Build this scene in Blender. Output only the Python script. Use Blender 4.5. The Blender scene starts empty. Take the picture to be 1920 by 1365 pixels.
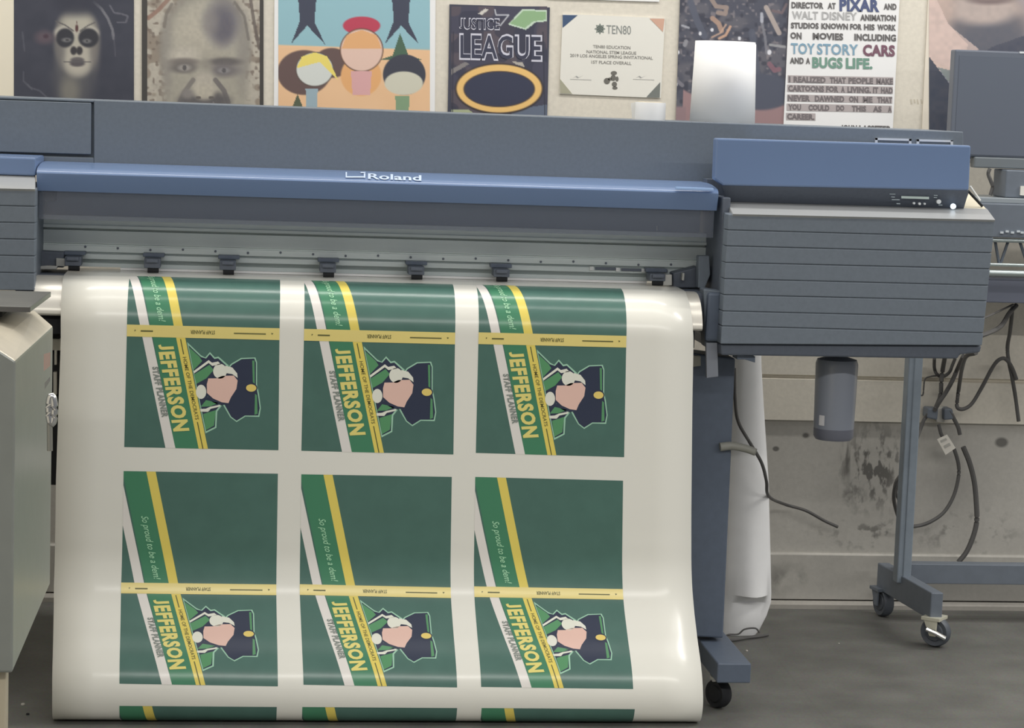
import bpy, bmesh, math, random
import numpy as np
from mathutils import Vector, Matrix
random.seed(7)
SC = bpy.context.scene
COL = SC.collection
# ------------------------------------------------------------------ camera
F, EYE = 4300.0, 1.34
YAW, PITCH, ROLL = math.atan(F/37000), math.atan(500/F), math.radians(2.0)
fw = Vector((math.sin(YAW)*math.cos(PITCH), math.cos(YAW)*math.cos(PITCH), -math.sin(PITCH)))
r0 = Vector((math.cos(YAW), -math.sin(YAW), 0)); u0 = r0.cross(fw)
CR = math.cos(ROLL)*r0 + math.sin(ROLL)*u0
CU = math.cos(ROLL)*u0 - math.sin(ROLL)*r0
CC = Vector((0, 0, EYE))
cam_d = bpy.data.cameras.new('camera'); cam = bpy.data.objects.new('camera', cam_d); COL.objects.link(cam)
cam_d.sensor_width = 36; cam_d.lens = F/1920*36
cam.matrix_world = Matrix(((CR.x, CU.x, -fw.x, CC.x), (CR.y, CU.y, -fw.y, CC.y), (CR.z, CU.z, -fw.z, CC.z), (0, 0, 0, 1)))
SC.camera = cam
# ------------------------------------------------------------------ light
w = bpy.data.worlds.new('world'); SC.world = w; w.use_nodes = True
wt = w.node_tree; bg = wt.nodes['Background']; bg.inputs[1].default_value = 0.42
_tc = wt.nodes.new('ShaderNodeTexCoord'); _sx = wt.nodes.new('ShaderNodeSeparateXYZ'); _mr = wt.nodes.new('ShaderNodeMapRange'); _cr = wt.nodes.new('ShaderNodeValToRGB')
_mr.inputs['From Min'].default_value = -1; wt.links.new(_tc.outputs['Generated'], _sx.inputs[0]); wt.links.new(_sx.outputs['Z'], _mr.inputs['Value'])
wt.links.new(_mr.outputs[0], _cr.inputs[0]); wt.links.new(_cr.outputs[0], bg.inputs[0])       # dim floor side, bright ceiling side of the room
_e = _cr.color_ramp.elements; _e[0].position = .4; _e[0].color = (.30, .30, .31, 1); _e[1].position = .8; _e[1].color = (1.0, 1.0, 1.02, 1)
def add_tube_or_fill(y, power, x=0.5, length=5.0, width=0.12, z=2.75, col=(1, .975, .925)):
    d = bpy.data.lights.new('tube_or_fill_light', 'AREA'); d.shape = 'RECTANGLE'; d.size = length; d.size_y = width
    d.energy = power; d.color = col
    o = bpy.data.objects.new('tube_or_fill_light', d); o.location = (x, y, z); COL.objects.link(o)
add_tube_or_fill(4.2, 23, 1.7, 6.6)
add_tube_or_fill(1.0, 128, 2.0, 7.0)
add_tube_or_fill(5.25, 46, 1.9, 6.5)  # unseen fill lamp added to brighten the poster wall
add_tube_or_fill(4.8, 34, 4.0, 1.6)  # unseen fill lamp added at right for the white sleeve and lower wall
SC.view_settings.view_transform = 'Standard'; SC.view_settings.look = 'None'
SC.view_settings.gamma = 1; SC.view_settings.use_curve_mapping = False
SC.view_settings.exposure = 0.1
# ------------------------------------------------------------------ helpers
def at(u, v, Y=None, Z=None):
    d = fw + CR*((u-960)/F) - CU*((v-682.5)/F)
    t = (Y-CC.y)/d.y if Z is None else (Z-CC.z)/d.z
    return CC + d*t
def proj(p):
    q = Vector(p)-CC; ww = q.dot(fw)
    return 960+F*q.dot(CR)/ww, 682.5-F*q.dot(CU)/ww
def zv(u, v, Y): return at(u, v, Y).z
def xu(u, v, Y): return at(u, v, Y).x
def lin(c): 
    c = c/255.0
    return c/12.92 if c <= .04045 else ((c+.055)/1.055)**2.4
def rgb(c, E=1.0): return tuple(min(.92, lin(x)/E) for x in c)
EW, EP, EB = .80, .72, .62        # how strongly wall, hanging print and printer front are lit
M = {}
def mat(name, c, rough=.5, metal=0, noise=0, nscale=30, spec=.5, emit=None, bump=0, aniso=(1, 1, 1)):
    if name in M: return M[name]
    m = bpy.data.materials.new(name); m.use_nodes = True; nt = m.node_tree
    b = nt.nodes['Principled BSDF']
    b.inputs['Base Color'].default_value = (*c, 1); b.inputs['Roughness'].default_value = rough
    b.inputs['Metallic'].default_value = metal; b.inputs['Specular IOR Level'].default_value = spec
    if emit:
        b.inputs['Emission Color'].default_value = (*c, 1); b.inputs['Emission Strength'].default_value = emit
    if noise or bump:
        tc = nt.nodes.new('ShaderNodeTexCoord'); mp = nt.nodes.new('ShaderNodeMapping'); n = nt.nodes.new('ShaderNodeTexNoise')
        mp.inputs['Scale'].default_value = aniso; n.inputs['Scale'].default_value = nscale; n.inputs['Detail'].default_value = 6
        nt.links.new(tc.outputs['Object'], mp.inputs[0]); nt.links.new(mp.outputs[0], n.inputs['Vector'])
        if noise:
            r = nt.nodes.new('ShaderNodeValToRGB'); e = r.color_ramp.elements
            e[0].position = .3; e[1].position = .7
            e[0].color = (*[x*(1-noise) for x in c], 1); e[1].color = (*[min(.95, x*(1+noise)) for x in c], 1)
            nt.links.new(n.outputs['Fac'], r.inputs[0]); nt.links.new(r.outputs[0], b.inputs['Base Color'])
        if bump:
            bp = nt.nodes.new('ShaderNodeBump'); bp.inputs['Strength'].default_value = bump; bp.inputs['Distance'].default_value = .003
            nt.links.new(n.outputs['Fac'], bp.inputs['Height']); nt.links.new(bp.outputs[0], b.inputs['Normal'])
    M[name] = m
    return m
class MB:
    def __init__(s): s.v = []; s.f = []; s.m = []
    def add(s, vs, fs, mi=0):
        o = len(s.v); s.v += [tuple(x) for x in vs]; s.f += [[o+i for i in f] for f in fs]; s.m += [mi]*len(fs); return s
    def box(s, x0, x1, y0, y1, z0, z1, mi=0):
        vs = [(x, y, z) for x in (x0, x1) for y in (y0, y1) for z in (z0, z1)]
        return s.add(vs, [(0, 1, 3, 2), (4, 6, 7, 5), (0, 4, 5, 1), (2, 3, 7, 6), (0, 2, 6, 4), (1, 5, 7, 3)], mi)
    def prism(s, front, d, mi=0):
        d = Vector(d); n = len(front); b = [Vector(p)+d for p in front]
        fs = [list(range(n)), list(range(2*n-1, n-1, -1))] + [(i, i+n, (i+1) % n+n, (i+1) % n) for i in range(n)]
        return s.add(list(front)+b, fs, mi)
    def px(s, pts, Y, depth, mi=0):                      # outline given at distance Y, pushed back by its real depth
        return s.prism([at(a, b, Y) for a, b in pts], (0, depth, 0), mi)
    def xprof(s, prof, x0, x1, mi=0):                    # (y,z) profile run along X
        return s.prism([(x0, y, z) for y, z in prof], (x1-x0, 0, 0), mi)
    def tube(s, path, r, n=8, mi=0, closed=False):
        P = [Vector(p) for p in path]; rings = []
        for i, p in enumerate(P):
            a = P[max(0, i-1)]; b = P[min(len(P)-1, i+1)]; t = (b-a).normalized()
            q = t.cross(Vector((0, 0, 1)));  q = q if q.length > .05 else t.cross(Vector((0, 1, 0)))
            q.normalize(); k = t.cross(q); rr = r[i] if hasattr(r, '__len__') else r
            rings.append([p+(q*math.cos(2*math.pi*j/n)+k*math.sin(2*math.pi*j/n))*rr for j in range(n)])
        vs = [x for g in rings for x in g]
        fs = [(i*n+j, i*n+(j+1) % n, (i+1)*n+(j+1) % n, (i+1)*n+j) for i in range(len(P)-1) for j in range(n)]
        fs += [list(range(n))[::-1], [(len(P)-1)*n+j for j in range(n)]]
        return s.add(vs, fs, mi)
    def lathe(s, prof, base, axis='z', n=32, mi=0):      # (r, h) profile about an axis through base
        B = Vector(base); vs = []
        for r, h in prof:
            for j in range(n):
                c, d = r*math.cos(2*math.pi*j/n), r*math.sin(2*math.pi*j/n)
                vs.append(B+Vector({'z': (c, d, h), 'x': (h, c, d), 'y': (c, h, d)}[axis]))
        fs = [(i*n+j, i*n+(j+1) % n, (i+1)*n+(j+1) % n, (i+1)*n+j) for i in range(len(prof)-1) for j in range(n)]
        if prof[0][0] > 1e-5: fs.append(list(range(n)))
        if prof[-1][0] > 1e-5: fs.append([(len(prof)-1)*n+j for j in range(n)])
        return s.add(vs, fs, mi)
    def build(s, name, mats, parent=None, bevel=0, smooth=False, merge=False, recalc=True):
        me = bpy.data.meshes.new(name); me.from_pydata(s.v, [], s.f)
        for m in (mats if isinstance(mats, (list, tuple)) else [mats]): me.materials.append(m)
        me.polygons.foreach_set('material_index', s.m)
        bm = bmesh.new(); bm.from_mesh(me)
        if merge: bmesh.ops.remove_doubles(bm, verts=bm.verts, dist=1e-5)
        if recalc: bmesh.ops.recalc_face_normals(bm, faces=bm.faces)
        bm.to_mesh(me); bm.free()
        if smooth:
            me.shade_smooth()
            if smooth != 'all': me.set_sharp_from_angle(angle=math.radians(40))
        o = bpy.data.objects.new(name, me); COL.objects.link(o)
        if parent:
            o.parent = parent
            if parent.type == 'EMPTY': o.matrix_parent_inverse = Matrix.Translation(-Vector(parent.location))
        if bevel:
            b = o.modifiers.new('bevel', 'BEVEL'); b.width = bevel; b.segments = 2; b.limit_method = 'ANGLE'; b.angle_limit = math.radians(35)
        return o
def tag(o, label, cat, group=None):
    o['label'] = label; o['category'] = cat
    if group: o['group'] = group
    return o
def thing(name, label, cat, loc, group=None):
    o = bpy.data.objects.new(name, None); o.empty_display_size = .05; o.location = loc; COL.objects.link(o)
    return tag(o, label, cat, group)
def struct(o): o['kind'] = 'structure'; return o
def smooth_path(pts, n=6):
    P = [Vector(p) for p in pts]; P = [P[0]*2-P[1]] + P + [P[-1]*2-P[-2]]; out = []
    for i in range(1, len(P)-2):
        a, b, c, d = P[i-1:i+3]
        for k in range(n):
            t = k/n
            out.append(.5*((2*b)+(c-a)*t+(2*a-5*b+4*c-d)*t*t+(3*b-a-3*c+d)*t**3))
    out.append(P[-2]); return out
# flat lettering -----------------------------------------------------------
_txt = {}
def text_mesh(body, bold=0.0, shear=0.0, space=1.0, caps=False):
    """triangles of a line of lettering, normalised to x 0..1 and cap height 0..1 (baseline 0)"""
    k = (body, bold, shear, space, caps)
    if k in _txt: return _txt[k]
    c = bpy.data.curves.new('lettering', 'FONT'); c.body = body; c.size = 1; c.offset = bold; c.shear = shear; c.resolution_u = 3
    c.fill_mode = 'FRONT'; c.space_character = space
    o = bpy.data.objects.new('lettering', c); COL.objects.link(o)
    bpy.context.view_layer.update()
    me = bpy.data.meshes.new_from_object(o.evaluated_get(bpy.context.evaluated_depsgraph_get()))
    vs = np.array([v.co[:2] for v in me.vertices]); fs = [list(p.vertices) for p in me.polygons]
    bpy.data.objects.remove(o); bpy.data.curves.remove(c); bpy.data.meshes.remove(me)
    vs[:, 0] -= vs[:, 0].min(); vs[:, 0] /= vs[:, 0].max(); vs[:, 1] /= .73
    if caps:                                              # letters that hang below the line (J) stand on it
        par = list(range(len(vs)))
        def find(i):
            while par[i] != i: i = par[i]
            return i
        for f in fs:
            for i in f[1:]: par[find(i)] = find(f[0])
        root = np.array([find(i) for i in range(len(vs))])
        for q in set(root.tolist()):
            m_ = root == q; lo, hi = vs[m_, 1].min(), vs[m_, 1].max()
            if lo < -.08 and hi > .8: vs[m_, 1] = (vs[m_, 1]-lo)/(hi-lo)*hi
    _txt[k] = (vs, fs); return _txt[k]

# ================================================================== SETTING
YW = 5.935
def wall_material(name, base, stains):
    m = bpy.data.materials.new(name); m.use_nodes = True; nt = m.node_tree; b = nt.nodes['Principled BSDF']
    b.inputs['Roughness'].default_value = .75
    tc = nt.nodes.new('ShaderNodeTexCoord')
    def noise(scale, detail, lo, hi, sc=(1, 1, 1)):
        mp = nt.nodes.new('ShaderNodeMapping'); mp.inputs['Scale'].default_value = sc
        n = nt.nodes.new('ShaderNodeTexNoise'); n.inputs['Scale'].default_value = scale; n.inputs['Detail'].default_value = detail
        r = nt.nodes.new('ShaderNodeMapRange'); r.inputs['From Min'].default_value = lo; r.inputs['From Max'].default_value = hi
        nt.links.new(tc.outputs['Object'], mp.inputs[0]); nt.links.new(mp.outputs[0], n.inputs['Vector'])
        nt.links.new(n.outputs['Fac'], r.inputs['Value']); return r.outputs[0]
    def mix(fac, a, c):
        x = nt.nodes.new('ShaderNodeMix'); x.data_type = 'RGBA'
        if isinstance(fac, float): x.inputs[0].default_value = fac
        else: nt.links.new(fac, x.inputs[0])
        for s, val in ((6, a), (7, c)):
            if isinstance(val, tuple): x.inputs[s].default_value = (*val, 1)
            else: nt.links.new(val, x.inputs[s])
        return x.outputs[2]
    def mul(a, c):
        x = nt.nodes.new('ShaderNodeMath'); x.operation = 'MULTIPLY'
        for s, val in ((0, a), (1, c)):
            if isinstance(val, (int, float)): x.inputs[s].default_value = val
            else: nt.links.new(val, x.inputs[s])
        return x.outputs[0]
    def blob(p, r):                                       # a stain's own place on the wall
        mp = nt.nodes.new('ShaderNodeMapping'); mp.vector_type = 'TEXTURE'
        mp.inputs['Location'].default_value = p; mp.inputs['Scale'].default_value = r
        g = nt.nodes.new('ShaderNodeTexGradient'); g.gradient_type = 'SPHERICAL'
        nt.links.new(tc.outputs['Object'], mp.inputs[0]); nt.links.new(mp.outputs[0], g.inputs[0]); return g.outputs[1]
    c = mix(mul(noise(3, 5, .35, .7), .5), base, tuple(x*.78 for x in base))
    c = mix(mul(noise(90, 2, .3, .75), .35), c, tuple(x*.72 for x in base))
    for p, r, amt, ns, lo, hi, sc in stains:
        c = mix(mul(mul(blob(p, r), amt*.5), noise(ns, 6, lo, hi, sc)), c, tuple(x*.30 for x in base))
    nt.links.new(c, b.inputs['Base Color'])
    bp = nt.nodes.new('ShaderNodeBump'); bp.inputs['Strength'].default_value = .25; bp.inputs['Distance'].default_value = .002
    nt.links.new(noise(60, 5, 0, 1), bp.inputs['Height']); nt.links.new(bp.outputs[0], b.inputs['Normal'])
    return m
zA, zB, zC, zD = (zv(1500, v, YW) for v in (707, 788, 1037, 1124))
m_wall = wall_material('cream_wall_paint', rgb((214, 208, 195), EW), [])
st = []
for u, v, ru, rv, amt, ns, lo, hi, sc in [(1642, 880, 85, 105, 3.2, 48, .48, .6, (1.3, 1, .6)), (1590, 860, 18, 60, 2.6, 30, .35, .6, (3, 1, .4)),
        (1600, 935, 60, 40, 1.8, 20, .5, .6, (1, 1, 1)), (1460, 1085, 45, 45, 1.6, 14, .45, .6, (1, 1, 1)), (1500, 1080, 22, 30, 1.8, 14, .4, .6, (1, 1, 1)),
        (1820, 1000, 120, 60, 2.2, 28, .55, .66, (1, 1, 1)), (1640, 1000, 150, 50, 1.8, 34, .54, .64, (1, 1, 1)), (1881, 831, 16, 12, 5, 3, 0, .4, (1, 1, 1)),
        (1457, 843, 8, 6, 5, 3, 0, .5, (1, 1, 1)), (1513, 818, 9, 7, 4, 3, 0, .5, (1, 1, 1)), (1660, 787, 60, 7, 2.5, 20, .3, .6, (.3, 1, 3))]:
    p = at(u, v, YW); st.append((tuple(p), (ru*YW/F, .5, rv*YW/F), amt, ns, lo, hi, sc))
m_wall_low = wall_material('stained_lower_wall', rgb((176, 173, 166), EW), st)
X0, X1 = -3.2, 4.4
wb = MB()
g = .006
wb.xprof([(YW, zB), (YW, zA-g), (YW+.012, zA-.002), (YW+.012, zA+.002), (YW, zA+g), (YW, 2.8), (YW+.15, 2.8), (YW+.15, zB)], X0, X1, 0)
wb.xprof([(YW+.014, zC), (YW+.014, zB), (YW+.15, zB), (YW+.15, zC)], X0, X1, 1)
wb.xprof([(YW+.004, zD), (YW+.004, zC-.006), (YW+.012, zC-.001), (YW+.012, zC+.001), (YW+.15, zC+.001), (YW+.15, zD)], X0, X1, 1)
struct(wb.build('wall_back', [m_wall, m_wall_low]))
tb = MB().xprof([(YW-.012, .0), (YW-.012, zD-.012), (YW, zD-.004), (YW+.1, zD-.004), (YW+.1, .0)], X0, X1)
struct(tb.build('baseboard_back', wall_material('baseboard_paint', rgb((158, 154, 147), EW), [])))
# floor: worn dark sheet flooring with seams
def floor_material():
    m = mat('worn_floor', rgb((103, 103, 99), .97), .55, 0, .18, 7, .4)
    nt = m.node_tree; b = nt.nodes['Principled BSDF']; src = b.inputs['Base Color'].links[0].from_socket
    tc = nt.nodes.new('ShaderNodeTexCoord'); n = nt.nodes.new('ShaderNodeTexNoise'); n.inputs['Scale'].default_value = 160; n.inputs['Detail'].default_value = 3
    mx = nt.nodes.new('ShaderNodeMix'); mx.data_type = 'RGBA'; mx.blend_type = 'OVERLAY'; mx.inputs[0].default_value = .35
    nt.links.new(tc.outputs['Object'], n.inputs['Vector']); nt.links.new(src, mx.inputs[6]); nt.links.new(n.outputs['Color'], mx.inputs[7])
    br = nt.nodes.new('ShaderNodeTexBrick'); br.offset = 0; br.inputs['Scale'].default_value = 1
    br.inputs['Brick Width'].default_value = .62; br.inputs['Row Height'].default_value = .31; br.inputs['Mortar Size'].default_value = .003
    br.inputs['Color1'].default_value = br.inputs['Color2'].default_value = (1, 1, 1, 1); br.inputs['Mortar'].default_value = (.45, .45, .45, 1)
    mp = nt.nodes.new('ShaderNodeMapping'); mp.inputs['Location'].default_value = (.1, .08, 0); mp.inputs['Rotation'].default_value = (0, 0, .03)
    nt.links.new(tc.outputs['Object'], mp.inputs[0]); nt.links.new(mp.outputs[0], br.inputs['Vector'])
    m2 = nt.nodes.new('ShaderNodeMix'); m2.data_type = 'RGBA'; m2.blend_type = 'MULTIPLY'; m2.inputs[0].default_value = .6
    m2.inputs[0].default_value = .1; nt.links.new(mx.outputs[2], m2.inputs[6]); nt.links.new(br.outputs['Color'], m2.inputs[7]); nt.links.new(m2.outputs[2], b.inputs['Base Color'])
    return m
struct(MB().box(-1.75, -1.65, -1.5, YW+.15, 0, 2.8).build('wall_left_unseen', m_wall))  # out of view, added to keep side light off the left floor
struct(MB().box(X0, X1, -1.5, YW+.15, -.1, 0).build('floor', floor_material()))

# ================================================================== POSTERS
def smoothstep(a, b, x):
    t = np.clip((x-a)/(b-a), 0, 1); return t*t*(3-2*t)
class Art:
    """a printed picture, worked out on a grid of points"""
    def __init__(s, u0, v0, u1, v1, step, base):
        s.nu, s.nv = int((u1-u0)/step)+1, int((v1-v0)/step)+1
        s.U, s.V = np.meshgrid(np.linspace(u0, u1, s.nu), np.linspace(v0, v1, s.nv))
        s.c = np.zeros((s.nv, s.nu, 3)); s.c[:] = base; s.rs = np.random.RandomState(int(u0)+9)
    def mix(s, m, col): s.c += (np.array(col, float)-s.c)*np.clip(m, 0, 1)[..., None]; return s
    def ell(s, cx, cy, rx, ry, col, soft=.12, a=1, rot=0):
        du, dv = s.U-cx, s.V-cy; c, d = math.cos(rot), math.sin(rot)
        r = np.hypot((du*c+dv*d)/rx, (dv*c-du*d)/ry); return s.mix(a*smoothstep(1+soft, 1-soft, r), col)
    def poly(s, pts, col, a=1):
        ins = np.zeros(s.U.shape, bool); n = len(pts)
        for i in range(n):
            (x1, y1), (x2, y2) = pts[i], pts[(i+1) % n]
            if y1 != y2: ins ^= ((y1 > s.V) != (y2 > s.V)) & (s.U < (x2-x1)*(s.V-y1)/(y2-y1)+x1)
        return s.mix(ins*a, col)
    def line(s, pts, wd, col, a=1):
        d = np.full(s.U.shape, 1e9)
        for (x1, y1), (x2, y2) in zip(pts, pts[1:]):
            t = np.clip(((s.U-x1)*(x2-x1)+(s.V-y1)*(y2-y1))/((x2-x1)**2+(y2-y1)**2+1e-9), 0, 1)
            d = np.minimum(d, np.hypot(s.U-x1-t*(x2-x1), s.V-y1-t*(y2-y1)))
        return s.mix(a*smoothstep(wd/2+.8, wd/2-.8, d), col)
    def noise(s, cell, seed=0):
        rs = np.random.RandomState(seed); x = (s.U-s.U.min())/cell; y = (s.V-s.V.min())/cell
        g = rs.rand(int(y.max())+3, int(x.max())+3); i, j = y.astype(int), x.astype(int); fy, fx = y-i, x-j
        fy, fx = fy*fy*(3-2*fy), fx*fx*(3-2*fx)
        return (g[i, j]*(1-fx)+g[i, j+1]*fx)*(1-fy)+(g[i+1, j]*(1-fx)+g[i+1, j+1]*fx)*fy
    def build(s, name, parent, Y, warp):
        P = [warp(a, b, Y) for a, b in zip(s.U.ravel(), s.V.ravel())]
        fs = [(j*s.nu+i, (j+1)*s.nu+i, (j+1)*s.nu+i+1, j*s.nu+i+1) for j in range(s.nv-1) for i in range(s.nu-1)]
        o = MB().add(P, fs).build(name, M['printed_picture'], parent, recalc=False)
        x = np.clip(s.c, 0, 255)/255; l = np.where(x <= .04045, x/12.92, ((x+.055)/1.055)**2.4)/EW
        ca = o.data.color_attributes.new('print', 'FLOAT_COLOR', 'POINT')
        ca.data.foreach_set('color', np.concatenate([np.clip(l, 0, .92), np.ones(l.shape[:2]+(1,))], 2).ravel().astype(np.float32))
        return o
m = mat('printed_picture', (.5, .5, .5), .45)
a_ = m.node_tree.nodes.new('ShaderNodeAttribute'); a_.attribute_name = 'print'
m.node_tree.links.new(a_.outputs['Color'], m.node_tree.nodes['Principled BSDF'].inputs['Base Color'])
YP = YW-.004
m_sheet = mat('white_poster_paper', rgb((224, 223, 224), EW), .6)
m_sheet2 = mat('cream_poster_paper', rgb((222, 215, 197), EW), .6)
def ink(c, E=EW): return mat('ink_%d_%d_%d' % c, rgb(c, E), .5)
def sheet(pts, label, m=m_sheet, name='poster', cat='poster', Y=YP, group=None):
    P = [at(a, b, Y) for a, b in pts]
    root = thing(name, label, cat, (sum(p.x for p in P)/len(P), Y, min(p.z for p in P)), group or ('posters pinned along the wall' if cat == 'poster' else None))
    MB().prism(P, (0, .0025, 0)).build('sheet', m, root)
    return root
def lettering(root, items, Y, name='lettering'):
    """items: (text, u0, u1, v of baseline at u0, cap height, colour, boldness)"""
    for it in items:
        body, a, b, v, h, col, bold = it[:7]; sl = it[7] if len(it) > 7 else .034; sh = it[8] if len(it) > 8 else 0
        vs, fs = text_mesh(body, bold, sh, 1.06 if bold > .02 else 1.0, True)
        P = [at(a+x*(b-a), v+x*(b-a)*sl-y*h, Y) for x, y in vs]
        MB().add(P, fs).build(name, ink(col), root, recalc=False)
# blank sheet at the far left
r = sheet([(-90, -80), (24, -80), (36, 183), (36, 260), (-90, 260)], 'plain cream sheet of paper left of the dark face-paint portrait', m_sheet2, 'paper_sheet', 'paper')
# dark portrait with painted face
r = sheet([(24, -80), (251, -80), (251, 262), (38, 262)], 'dark poster of a woman in skull face paint', mat('dark_poster_paper', rgb((60, 62, 72), EW), .5))
A = Art(26, -70, 250, 260, 2, (62, 64, 76))
nz = A.noise(14, 3); A.mix(.35*nz, (44, 48, 60)); A.mix(.35*A.noise(40, 5), (74, 76, 88))
A.ell(138, 150, 34, 60, (86, 86, 90), .6).ell(131, 170, 17, 26, (118, 116, 110), .7)
A.ell(144, 76, 41, 62, (128, 124, 118), .2).ell(146, 106, 31, 36, (150, 146, 138), .35).ell(145, 60, 33, 38, (170, 166, 154), .4).ell(146, 112, 24, 28, (172, 167, 156), .4)
A.ell(112, 92, 9, 36, (104, 102, 102), .8, .7).ell(178, 96, 9, 36, (112, 108, 106), .8, .7)
A.ell(121, 62, 19, 13, (178, 174, 164), .3).ell(166, 62, 19, 13, (178, 174, 164), .3)
A.ell(122, 71, 17, 18, (52, 53, 60), .15).ell(166, 71, 19, 18, (52, 53, 60), .15)
A.ell(125, 75, 9, 4, (112, 112, 114), .5).ell(163, 77, 8, 4, (108, 108, 110), .5).ell(126, 75, 2.5, 2.5, (70, 70, 74)).ell(163, 77, 2.5, 2.5, (70, 70, 74))
A.line([(105, 40), (122, 47), (138, 58)], 2.5, (92, 90, 90)).line([(178, 42), (165, 48), (150, 58)], 2.5, (92, 90, 90))
A.ell(144, 53, 3, 7, (86, 60, 60), .3).ell(144, 42, 1.6, 2, (86, 60, 60)).ell(138, 95, 6, 8, (56, 54, 58), .3).ell(149, 95, 6, 8, (56, 54, 58), .3)
A.ell(145, 113, 13, 6, (96, 92, 94), .3).ell(145, 119, 14, 6, (84, 80, 84), .3).line([(120, 116), (170, 116)], 1.2, (92, 90, 92))
A.ell(84, 70, 17, 12, (98, 84, 92), .6, .8).ell(86, 68, 5, 4, (72, 58, 68), .4)
A.line([(176, 4), (190, 16), (202, 34), (211, 56), (213, 72)], 5, (124, 124, 130), .8)
A.line([(206, 10), (214, 24), (228, 26), (240, 30), (236, 42), (220, 42)], 3, (108, 108, 118), .8).line([(214, 70), (216, 105)], 2, (92, 92, 102), .7)
A.line([(42, 60), (46, 95)], 3, (88, 90, 100), .7).line([(44, 135), (44, 152), (56, 164), (74, 170), (92, 186)], 3, (92, 94, 104), .7).line([(60, 168), (52, 158)], 3, (92, 94, 104), .7)
A.ell(143, 2, 46, 26, (54, 56, 68), .5, .9)
A.build('picture', r, YP-.0006, at)
# bald man portrait
r = sheet([(266, -80), (494, -80), (494, 268), (266, 268)], 'grey portrait poster of a scowling bald man with a dark moustache', mat('black_poster_edge', rgb((66, 64, 62), EW), .5))
A = Art(276, -70, 487, 266, 1.6, (178, 172, 160))
A.mix(smoothstep(.5, .75, A.noise(13, 2))*.75, (128, 116, 104)); A.mix(smoothstep(.62, .8, A.noise(6, 8))*.7, (104, 92, 84))
A.line([(278, 34), (298, 18), (318, -4)], 8, (128, 92, 80), .7).line([(470, 0), (476, 40), (486, 90)], 6, (92, 84, 80), .8)
A.ell(384, 92, 84, 112, (122, 118, 112), .12).ell(385, 96, 77, 104, (166, 162, 150), .2).ell(386, 190, 80, 110, (158, 154, 142), .2)
A.ell(380, 60, 52, 40, (178, 172, 158), .8, .8); A.ell(455, 95, 12, 70, (138, 134, 128), .8, .8); A.ell(314, 110, 10, 80, (140, 136, 130), .8, .7)
A.ell(416, 42, 30, 40, (104, 102, 110), .55, .95).ell(420, 52, 18, 28, (88, 86, 98), .7, .7).ell(395, 42, 15, 20, (134, 130, 128), .8, .7)
A.line([(322, 8), (312, 26), (308, 50)], 6, (110, 104, 98), .7).line([(440, 4), (458, 30), (466, 74)], 5, (104, 100, 96), .7)
A.ell(345, 104, 26, 14, (184, 178, 166), .7).ell(345, 116, 28, 7, (118, 112, 108), .5).ell(344, 127, 25, 10, (104, 100, 98), .5).ell(346, 127, 12, 6, (150, 146, 142), .5).ell(346, 127, 4, 5, (84, 82, 84))
A.ell(422, 116, 30, 8, (96, 92, 92), .5).ell(420, 132, 28, 12, (108, 104, 106), .6).ell(420, 132, 11, 5, (132, 130, 132), .5).ell(420, 132, 4, 4.5, (84, 82, 86))
A.ell(386, 128, 10, 14, (134, 130, 122), .8).ell(383, 160, 20, 28, (176, 170, 158), .6)
A.line([(362, 150), (346, 172), (336, 194)], 9, (112, 108, 106), .8).line([(404, 150), (420, 170), (428, 192)], 9, (96, 92, 94), .8)
A.ell(383, 190, 48, 20, (88, 86, 88), .3).ell(352, 176, 11, 9, (128, 124, 122), .6).ell(383, 172, 20, 15, (178, 172, 158), .4).ell(372, 183, 5, 3, (92, 88, 86)).ell(396, 183, 5, 3, (92, 88, 86))
A.line([(374, 196), (374, 240)], 3, (110, 108, 108)).line([(400, 192), (410, 230)], 3, (120, 118, 118)).mix(.22*A.noise(5, 4), (120, 114, 108))
A.build('picture', r, YP-.0006, at)
# cartoon-coloured poster (plain shapes)
r = sheet([(515, -80), (817, -80), (815, 285), (513, 285)], 'bright blue and orange poster of plain coloured rounds and dark tapering shapes', m_sheet)
A = Art(522, -70, 806, 284, 1.5, (140, 178, 188))
A.mix(smoothstep(-1, 1, A.V-(84+(A.U-520)*.034)), (222, 184, 146)); A.mix(.2*A.noise(30, 3)*(A.V > 90), (206, 164, 122))
for cx in (576, 752):
    A.poly([(cx-44, -80), (cx+44, -80), (cx+16, 6), (cx+14, 42), (cx+34, 84), (cx, 48), (cx-30, 82), (cx-14, 40), (cx-16, 6)], (64, 68, 84))
A.ell(570, 136, 50, 42, (98, 80, 78), .04).ell(622, 118, 34, 28, (98, 80, 78), .05)
A.ell(677, 142, 38, 38, (216, 164, 112), .05)
A.ell(678, 48, 35, 17, (176, 66, 86), .06)
A.ell(678, 94, 41, 41, (96, 70, 60), .02).ell(678, 94, 39, 39, (214, 184, 170), .04).poly([(640, 92), (650, 66), (678, 56), (706, 66), (716, 92)], (214, 164, 116))
A.poly([(658, 134), (697, 134), (694, 178), (661, 178)], (206, 160, 160))
A.ell(590, 130, 36, 33, (84, 74, 70), .02).ell(590, 130, 34, 31, (200, 204, 200), .04).poly([(556, 128), (566, 106), (590, 98), (614, 106), (634, 150), (600, 116)], (228, 206, 110))
A.poly([(573, 166), (596, 166), (594, 204), (574, 204)], (146, 166, 176))
A.poly([(750, 62), (766, 104), (792, 112), (712, 112), (736, 104)], (74, 100, 82)).ell(758, 140, 40, 38, (62, 64, 76), .03).ell(757, 156, 36, 22, (196, 194, 178), .05)
A.poly([(741, 180), (768, 180), (766, 218), (743, 218)], (124, 150, 120)).poly([(546, 206), (558, 176), (570, 206)], (84, 92, 74))
A.build('picture', r, YP-.0006, at)
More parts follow.
